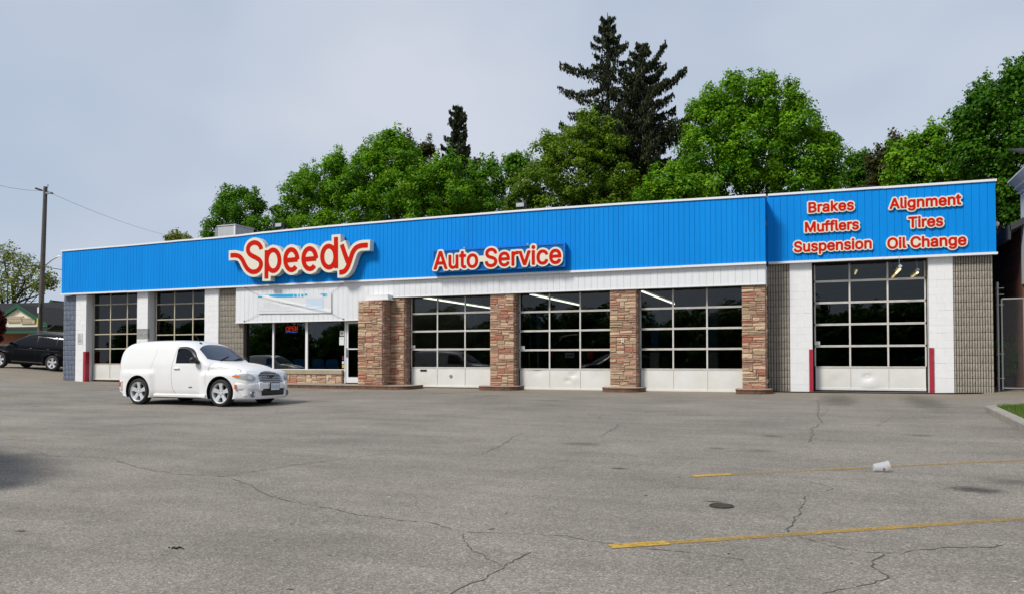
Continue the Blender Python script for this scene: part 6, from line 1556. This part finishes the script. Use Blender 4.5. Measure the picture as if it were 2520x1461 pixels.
cm.build('cup_body', M_cupw, cup, local=True, smooth=True, sharp=40)
for a, b2, m_ in ((.012, .035, M_greyink), (-.008, .008, M_red)):
    mm = MB(); P = []
    for k in range(5):
        ph = -math.pi/2 + math.radians(a*900 - 8 + 5*k) 
        row = []
        for l in (.03, .045): 
            r_ = .0315 + (.047 - .0315)*(l + .04)/.125 + .0012; x, y, z = r_*math.cos(ph + math.pi*.15), r_*math.sin(ph + math.pi*.15), l + .04
            row.append(((x*ct + z*st - .06)*1.25, y*1.25, ((-x*st + z*ct) - zmn)*1.25 + .004))
        P.append(row)
    mm.grid(P); mm.build('print', m_, cup, local=True)
cc = Z6(980, 622); 
cv = thing('utility_cover', (cc.x, cc.y, gz(cc.x, cc.y)), 'small rusty round cover set in the asphalt between the yellow lines', 'cover')
m = MB(); m.lathe([(.001, .010), (.085, .010), (.085, .006), (.092, .006), (.092, .012), (.105, .010), (.108, -.01)], cc, 'Z', 28); m.build('iron_lid', mat('rusty_iron', (.06, .04, .03), .8, var=.5, vscale=20, bump=.4), cv)
def crumbs(c, n, r, label, m_):
    mm = MB()
    for _ in range(n):
        x, y = c.x + random.gauss(0, r), c.y + random.gauss(0, r*.6); s_ = random.uniform(.004, .013); mm.ell((x, y, gz(x, y) + s_*.3), s_*1.4, s_, s_*.6, 6, 4)
    o = mm.build('dirt_crumbs', m_, kind='stuff'); o['label'] = label; o['category'] = 'debris'
crumbs(Z5(840, 783), 16, .030, 'dark crumbs of dirt on the asphalt at lower left', M_well)

# loose grit, twig ends and leaf scraps scattered over the lot
gm = MB()
for _ in range(75):
    px, py = random.uniform(-40, 2560), 985 + 470*random.random()**1.4; c = gat(px, py); s_ = random.uniform(.0025, .0065); a = random.uniform(0, 3.14); l = s_*random.uniform(1, 4.0)
    ca, sa = math.cos(a), math.sin(a); gm.cur = 0 if random.random() < .7 else (1 if random.random() < .6 else 2)
    P_ = [(c.x + ca*u*l - sa*v*s_, c.y + sa*u*l + ca*v*s_) for u, v in ((-1, -.6), (1, -.5), (1.1, .5), (-.9, .6))]
    gm.add([(x, y, gz(x, y) + .001) for x, y in P_] + [(c.x + (x - c.x)*.6, c.y + (y - c.y)*.6, gz(x, y) + s_*.8) for x, y in P_], [(0, 1, 5, 4), (1, 2, 6, 5), (2, 3, 7, 6), (3, 0, 4, 7), (4, 5, 6, 7)])
o = gm.build('loose_grit', [mat('dark_grit', (.03, .027, .024), .95), mat('pale_grit', (.55, .52, .47), .9), mat('leaf_scrap', (.16, .10, .045), .9)], kind='stuff'); o['label'] = 'loose grit, twig ends and leaf scraps scattered over the asphalt'; o['category'] = 'debris'
# ================================================================ trees
M_bark = mat('bark', (.055, .042, .032), .95, var=.4, vscale=6, bump=.6, bscale=15, stretch=(4, 4, .7))
LEAF = {'mid': mat_leaf('green_leaf', (.024, .105, .003), (.16, .35, .012)), 'bright': mat_leaf('maple_leaf', (.034, .14, .003), (.23, .45, .012)), 'dark': mat_leaf('deep_green_leaf', (.018, .085, .003), (.105, .26, .010)), 'olive': mat_leaf('olive_leaf', (.055, .125, .004), (.21, .34, .018)),
        'brown': mat_leaf('bronze_leaf', (.030, .040, .009), (.10, .105, .022)), 'spring': mat_leaf('spring_leaf', (.10, .14, .012), (.30, .34, .06)), 'red': mat_leaf('dark_red_leaf', (.035, .004, .006), (.10, .012, .012)), 'needle': mat_leaf('spruce_needle', (.017, .025, .010), (.056, .066, .024), .15)}
def leaf_mesh(name, C, N, size, tone, m_, squash=.8):
    """leaf-sized folded quads at centres C with facing N"""
    n = len(C); 
    r = RNG.normal(size=(n, 3)); U = np.cross(N, r); U /= np.linalg.norm(U, axis=1)[:, None] + 1e-9; V_ = np.cross(N, U); s_ = (size*RNG.uniform(.65, 1.3, n))[:, None]
    P = np.stack([C - U*s_*.5, C - V_*s_*.42 + N*s_*.12, C + U*s_*.55 - N*s_*.14, C + V_*s_*.42 + N*s_*.12], 1).reshape(-1, 3)
    me = bpy.data.meshes.new(name); me.vertices.add(4*n); me.vertices.foreach_set('co', P.ravel()); me.loops.add(4*n); me.loops.foreach_set('vertex_index', np.arange(4*n)); me.polygons.add(n); me.polygons.foreach_set('loop_start', np.arange(n)*4); me.polygons.foreach_set('loop_total', np.full(n, 4))
    me.update(calc_edges=True); me.attributes.new('tone', 'FLOAT', 'FACE').data.foreach_set('value', np.clip(tone, 0, 1)); me.materials.append(m_); return me
def broadleaf(name, lobes, Y, leaf, label, cat='tree', size=.14, dens=1.1, clump=.44, per=80, group=None, trunk=None, tufts=14, depth=.75, limbs=6, wlobes=None):
    """lobes: (px, py, radius px) of the crown seen in the photo, standing at depth Y; more lobes are added behind and in front"""
    L = [(np.array(c), r) for c, r in (wlobes or ())]
    for px, py, r in (lobes or ()):
        c = at(px, py, Y); zc_ = (c - Vector((0, 0, EYE))).dot(_R @ Vector((0, 1, 0))); R_ = max(r*zc_/FD - clump*.38, r*zc_/FD*.5); L.append((np.array(c), R_))
    big = max(R_ for _, R_ in L); cx_ = np.mean([c for c, _ in L], axis=0)
    allL = []
    for c, R_ in L:
        allL.append((c, R_))
        for sg in (-1, 1):
            cc_ = c.copy(); cc_[1] += sg*R_*random.uniform(.7, 1.1)*depth; cc_[2] -= R_*.15; cc_[0] += random.uniform(-.2, .2)*R_; allL.append((cc_, R_*.86))
    base = trunk or (float(cx_[0]), Y); zb_ = gz(*base)
    CC, NN, TT = [], [], []
    for c, R_ in allL:
        n = max(6, int(dens*11*(R_/.9)**2)); d = RNG.normal(size=(n, 3)); d /= np.linalg.norm(d, axis=1)[:, None]; d[:, 2] = d[:, 2]*.9 + .08
        rad = R_*(RNG.uniform(.35, 1.0, n)**.45); cl = c + d*rad[:, None]
        for k in range(n):
            m_ = max(10, int(per*random.uniform(.6, 1.3))); rr = clump*random.uniform(.7, 1.35)
            o = RNG.normal(size=(m_, 3)); o /= np.linalg.norm(o, axis=1)[:, None]; o *= (RNG.uniform(0, 1, m_)**.4)[:, None]*rr; o[:, 2] = np.where(o[:, 2] > 0, o[:, 2]*.62, o[:, 2]*.85)
            CC.append(cl[k] + o); nn = o/(rr) + d[k]*.35 + np.array((0, 0, .75)) + RNG.normal(size=(m_, 3))*.45; NN.append(nn/np.linalg.norm(nn, axis=1)[:, None]); TT.append(np.full(m_, random.gauss(.45, .20)) + RNG.normal(size=m_)*.14)
    # shoots standing out of the outline
    for _ in range(tufts):
        c, R_ = L[random.randrange(len(L))]; a = random.uniform(math.radians(15), math.radians(165)); h = random.uniform(.25, .8)
        for k in range(4):
            p = c + np.array((math.cos(a)*R_, random.uniform(-.3, .3)*R_, math.sin(a)*R_*1.0)) + np.array((random.uniform(-.12, .12), 0, h*k/3)); m_ = int(per*(.45 - .08*k)); o = RNG.normal(size=(m_, 3))*np.array((.16, .16, .13))*(1.25 - .2*k)
            CC.append(p + o); nn = o/.2 + np.array((0, -.2, .7)) + RNG.normal(size=(m_, 3))*.4; NN.append(nn/np.linalg.norm(nn, axis=1)[:, None]); TT.append(np.full(m_, random.gauss(.6, .12)) + RNG.normal(size=m_)*.12)
    CC, NN, TT = np.concatenate(CC), np.concatenate(NN), np.concatenate(TT)
    keep = CC[:, 2] > zb_ + .4; CC, NN, TT = CC[keep], NN[keep], TT[keep]
    t = thing(name, (base[0], base[1], zb_), label, cat, group)
    me = leaf_mesh('crown', CC - np.array(t.location), NN, size, TT, LEAF[leaf]); o = bpy.data.objects.new('crown', me); COL.objects.link(o); o.parent = t
    mm = MB(); top = float(cx_[2]); b0_ = Vector((base[0], base[1], zb_ - .1)); f_ = Vector((base[0], base[1], zb_ + (top - zb_)*.45)); tr_ = max(.12, big*.09)
    mm.tube([b0_, b0_.lerp(f_, .5) + Vector((.05, 0, 0)), f_], [tr_*1.3, tr_, tr_*.85], 10)
    for k, (c, R_) in enumerate(L[:limbs*2]):
        e_ = Vector(c) + Vector((0, 0, R_*.3)); md_ = f_.lerp(e_, .5) + Vector((0, 0, -.2)); mm.tube([f_, md_, e_], [tr_*.6, tr_*.36, tr_*.1], 7)
    mm.build('trunk', M_bark, t, smooth=True)
    return t
G = 'leafy trees behind the shop'
broadleaf('maple_tree', [(590, 520, 45), (535, 560, 35), (640, 560, 34), (560, 490, 22), (595, 478, 20), (628, 505, 24), (520, 590, 30), (590, 590, 60), (655, 600, 36), (548, 520, 22)], 42, 'mid', 'small deep green tree behind the rooftop air conditioner', group=G, tufts=24)
broadleaf('maple_tree', [(790, 470, 60), (735, 480, 44), (830, 420, 42), (845, 480, 60), (715, 530, 42), (700, 580, 40), (770, 560, 60), (840, 560, 60), (745, 440, 22), (825, 396, 20)], 44, 'bright', 'broad bright green tree standing behind the script sign', group=G, tufts=24)
broadleaf('maple_tree', [(960, 400, 60), (930, 370, 38), (965, 348, 30), (1000, 390, 44), (905, 430, 52), (1060, 450, 58), (1100, 420, 42), (1000, 470, 80), (930, 510, 70), (1060, 530, 70), (1135, 480, 46), (890, 395, 24)], 44, 'bright', 'tall bright green tree left of the small spruce, rising behind the fascia', group=G, tufts=30)
broadleaf('bronze_tree', [(1020, 385, 36), (1045, 420, 40), (1000, 360, 20), (1050, 365, 18), (1030, 450, 44), (925, 530, 28)], 50, 'brown', 'bronze brown leafed tree showing through the top of the tall bright green one', group=G, tufts=8)
broadleaf('maple_tree', [(1200, 460, 48), (1180, 430, 30), (1245, 430, 36), (1280, 410, 32), (1150, 500, 50), (1230, 510, 60), (1210, 410, 16), (1265, 395, 16)], 47, 'mid', 'deep green tree in the gap between the small spruce and the olive tree', group=G, tufts=16)
broadleaf('maple_tree', [(1440, 345, 62), (1390, 370, 52), (1500, 360, 52), (1340, 410, 56), (1430, 430, 95), (1530, 430, 44), (1300, 470, 56), (1380, 500, 70), (1500, 490, 70), (1350, 345, 28), (1290, 500, 50), (1560, 480, 34), (1450, 305, 24)], 43, 'olive', 'rounded olive green tree in front of the two tall spruces', group=G, tufts=26, size=.125, clump=.38)
broadleaf('maple_tree', [(1830, 265, 70), (1770, 300, 64), (1900, 260, 60), (1960, 320, 72), (1740, 380, 76), (1860, 370, 110), (2000, 390, 66), (1690, 430, 50), (1960, 450, 90), (1800, 460, 90), (2040, 400, 40), (1760, 250, 28), (1720, 280, 28), (1960, 255, 28), (1885, 215, 24), (1805, 205, 18), (2035, 345, 28), (2040, 450, 40)], 42, 'bright', 'largest bright green maple, right of the two tall spruces', group=G, tufts=44)
broadleaf('maple_tree', [(1640, 445, 36), (1690, 460, 40), (1600, 480, 36), (1660, 490, 44), (1720, 480, 40)], 38, 'bright', 'low bright green tree at the foot of the largest maple', group=G, tufts=10)
broadleaf('pine_tree', [(2115, 390, 18), (2110, 415, 26), (2130, 440, 34), (2095, 440, 22), (2120, 470, 34)], 52, 'dark', 'thin dark tree right of the largest maple', group=G, tufts=14, clump=.34)
broadleaf('bronze_tree', [(2160, 400, 26), (2195, 370, 14), (2200, 352, 9), (2180, 420, 30), (2160, 450, 36), (2200, 440, 30)], 46, 'brown', 'bronze leafed tree between the thin dark tree and the right hand trees', group=G, tufts=10, clump=.34)
broadleaf('maple_tree', [(2270, 380, 46), (2230, 400, 40), (2320, 370, 52), (2260, 440, 60), (2340, 440, 66), (2255, 350, 16), (2300, 330, 16), (2400, 480, 60), (2210, 450, 40)], 40, 'bright', 'mid height green tree behind the right bay of the shop', group=G, tufts=20)
broadleaf('maple_tree', [(2430, 280, 62), (2390, 300, 48), (2480, 250, 62), (2520, 230, 60), (2560, 200, 70), (2400, 380, 70), (2480, 360, 80), (2540, 340, 90), (2460, 450, 60), (2530, 450, 70), (2410, 245, 28), (2500, 195, 34), (2470, 520, 34), (2510, 540, 50), (2380, 330, 36)], 37, 'dark', 'big dark green tree at the right edge above the corniced building', group=G, tufts=30, size=.125, per=95)
# the sparse tree over the left building
st = broadleaf('sparse_tree', [(20, 625, 26), (55, 640, 26), (85, 660, 24), (110, 680, 18), (60, 685, 26), (95, 705, 18), (20, 680, 36), (-10, 650, 40), (125, 695, 12), (40, 720, 26), (-20, 700, 40), (5, 730, 26)], 46, 'spring', 'sparse spring green tree with bare dark limbs above the left building', dens=.10, per=20, clump=.62, size=.17, tufts=26, limbs=8, trunk=(at(18, 760, 46).x, 46))
M_limb = mat('dark_limb', (.022, .018, .016), .95)
mm = MB(); 
tb = lambda px, py: at(px, py, 46)
for pl, r in (([(18, 860), (20, 780), (34, 740), (52, 715), (75, 705), (105, 697), (128, 690)], .22), ([(30, 750), (60, 737), (90, 728), (120, 705)], .11), ([(34, 740), (30, 700), (48, 665), (60, 640)], .15), ([(30, 700), (15, 670), (10, 640)], .10), ([(52, 715), (62, 690), (88, 668)], .09), ([(20, 780), (0, 730), (-20, 690)], .16), ([(75, 706), (95, 690), (112, 672)], .06), ([(48, 665), (40, 640), (30, 620)], .06), ([(60, 737), (78, 742), (92, 738)], .05)):
    P_ = [tb(*p) for p in pl]; mm.tube(P_, [r*(1 - .8*k/(len(P_) - 1)) for k in range(len(P_))], 7)
mm.build('limbs', M_limb, st, smooth=True)
broadleaf('red_shrub', [(-8, 790, 13), (-3, 808, 13), (-16, 770, 16), (-1, 785, 9), (-12, 830, 14)], 33, 'red', 'dark red leafed shrub tree cut off by the left edge', size=.12, clump=.26, tufts=6)
broadleaf('distant_tree', [(420, 586, 12), (440, 584, 12), (460, 588, 10), (430, 596, 16), (455, 600, 14)], 70, 'spring', 'small pale tree top peeking over the blue fascia at left', dens=1.6, per=30, clump=.45, size=.20, tufts=6)
broadleaf('garden_shrub', [(146, 835, 8), (138, 842, 9), (150, 850, 8)], 38, 'dark', 'small green shrub behind the black vehicle', size=.10, clump=.2, tufts=0, dens=3)
broadleaf('gate_shrub', [(2490, 880, 24), (2515, 900, 26), (2480, 915, 20), (2530, 870, 26), (2500, 930, 24)], 25.6, 'dark', 'dark green shrub growing behind the chain link gate', size=.09, clump=.17, tufts=4, dens=5)

def spruce(name, px, pyt, Y, label, prof, seed, droop=.25, dens=1.0, gap=0.0, extra=()):
    rs = random.Random(seed); tp = at(px, pyt, Y); x0, y0 = tp.x, Y; zb_ = gz(x0, y0); H = tp.z - zb_
    zc_ = (tp - Vector((0, 0, EYE))).dot(_R @ Vector((0, 1, 0))); k_ = zc_/FD
    t = thing(name, (x0, y0, zb_), label, 'tree', 'spruces behind the shop'); mm = MB(); mm.tube([(x0, y0, zb_ - .1), (x0 + .05, y0, zb_ + H*.5), (x0, y0, zb_ + H)], [H*.016, H*.010, .02], 10)
    CC, NN, TT = [], [], []
    def branch(z, az, Lb, up):
        ca, sa = math.cos(az), math.sin(az); pts = []
        for k in range(7):
            f = k/6; pts.append(Vector((x0 + ca*Lb*f, y0 + sa*Lb*f, z - droop*Lb*math.sin(f*math.pi*.8)*.5 + up*Lb*f*f)))
        mm.tube(pts, [max(.05 - .007*k, .01)*min(1, Lb/1.6 + .3) for k in range(7)], 5)
        n = int(dens*1.7*(20 + 52*Lb)); 
        for _ in range(n):
            f = rs.uniform(.08, 1.02)**.8; i = min(int(f*6), 5); p = pts[i].lerp(pts[i + 1], f*6 - i); side = rs.uniform(-1, 1)*.30*Lb*(1.05 - f)*.9; hang = rs.uniform(0, 1)**1.6*.42*(.5 + .5*min(Lb/2, 1))
            CC.append((p.x - sa*side + rs.gauss(0, .04), p.y + ca*side + rs.gauss(0, .04), p.z - hang + rs.uniform(-.02, .06))); v = Vector((rs.gauss(0, .6), rs.gauss(0, .6), rs.gauss(.2, .5))).normalized(); NN.append(tuple(v)); TT.append(rs.gauss(.4, .22) - hang*.3)
    z = zb_ + H*.12
    while z < zb_ + H - .15:
        py = pyt + (zb_ + H - z)/k_; Lm = float(np.interp(py, [p[0] for p in prof], [p[1] for p in prof]))*k_
        nb_ = 7 if rs.random() > gap else 4
        a0 = rs.uniform(0, 6.28)
        for k in range(nb_):
            branch(z + rs.uniform(-.1, .1), a0 + 2*math.pi*k/nb_ + rs.uniform(-.3, .3), Lm*rs.uniform(.55, 1.12), rs.uniform(.05, .30) if Lm > .8 else .45)
        z += (.30 + .11*min(Lm, 2.2))*(1 + gap*.45)
    for (bx, by, ex, ey) in extra:                    # long limbs that stand out in the photo: from trunk height to tip
        A_, E_ = at(px, by, Y), at(ex, ey, Y); d = E_ - A_; Lb = abs(d.x); az = 0 if d.x > 0 else math.pi
        branch(A_.z, az + rs.uniform(-.1, .1), Lb, d.z/Lb); branch(A_.z - .1, az + rs.uniform(-.15, .15), Lb*.9, d.z/Lb)
    C, N = np.array(CC), np.array(NN); me = leaf_mesh('crown', C - np.array(t.location), N, .20, np.array(TT), LEAF['needle']); 
    co = np.empty(len(me.vertices)*3); me.vertices.foreach_get('co', co); co = co.reshape(-1, 4, 3); ctr = co.mean(1, keepdims=True); d = co - ctr; d[..., 0] *= .55; d[..., 1] *= .55; d[..., 2] *= 1.2; me.vertices.foreach_set('co', (ctr + d).ravel()); me.update()
    o = bpy.data.objects.new('crown', me); COL.objects.link(o); o.parent = t; mm.build('trunk', M_bark, t)
    return t
spruce('spruce_tree', 1495, 32, 46, 'tallest spruce with open drooping branches, the left one of the tall pair', [(32, 5), (70, 26), (110, 46), (150, 66), (220, 78), (300, 88), (420, 90), (600, 92)], 3, gap=.55, extra=((175, 160, 1380, 150), (225, 215, 1378, 208), (330, 320, 1372, 292), (105, 118, 1545, 100), (270, 262, 1402, 275)))
spruce('spruce_tree', 1575, 106, 45, 'dense dark spruce close behind the olive tree, right one of the tall pair', [(106, 8), (150, 42), (200, 58), (260, 74), (320, 104), (420, 112), (600, 116)], 5, gap=.1, dens=1.35, extra=((180, 160, 1637, 98), (245, 215, 1688, 160), (330, 315, 1706, 268), (345, 330, 1700, 300), (235, 190, 1640, 150)))
spruce('spruce_tree', 1127, 256, 50, 'small narrow spruce standing alone above the bright green trees', [(256, 4), (280, 18), (310, 27), (345, 32), (380, 46), (405, 60), (430, 68), (600, 78)], 8, gap=.2, dens=1.2, extra=((395, 400, 1190, 388),))
# trees across the street behind the viewer (they show in the door glass)
proto = broadleaf('street_tree', None, -30, 'dark', 'street tree', group='street trees across the road', tufts=10, size=.30, clump=.62, per=40, dens=.62, wlobes=[((x_, -30 + y_, z_), r_) for x_, y_, z_, r_ in ((0, 0, 3.2, 2.2), (-1.8, .3, 2.4, 1.8), (1.9, -.2, 2.6, 1.9), (.4, 0, 5.0, 1.7), (-1.2, 0, 4.4, 1.5), (1.4, 0, 4.2, 1.5), (-2.6, 0, 1.3, 1.4), (2.6, 0, 1.3, 1.4), (0, -.8, 1.2, 1.6))])
LBL = ['broad', 'low', 'round', 'small', 'leafy', 'tall', 'wide', 'last', 'dense', 'bushy', 'spreading', 'slender', 'leaning', 'full', 'stout', 'young', 'rustling', 'shady', 'old', 'squat', 'trimmed', 'heavy']
for k in range(22):
    x = -82 + 5.0*k; y = -30 + (3.5 if k % 2 else -1) + random.uniform(-1, 1); c = proto if k == 21 else copy_tree(proto); s_ = random.uniform(.92, 1.16)
    c.location = (x, y, gz(x, y) - .1); c.rotation_euler = (0, 0, random.uniform(-.4, .4)); c.scale = (s_*1.2, s_*1.2, s_)
    c['label'] = LBL[k] + ' street tree across the road behind the viewer, mirrored darkly in the door glass'
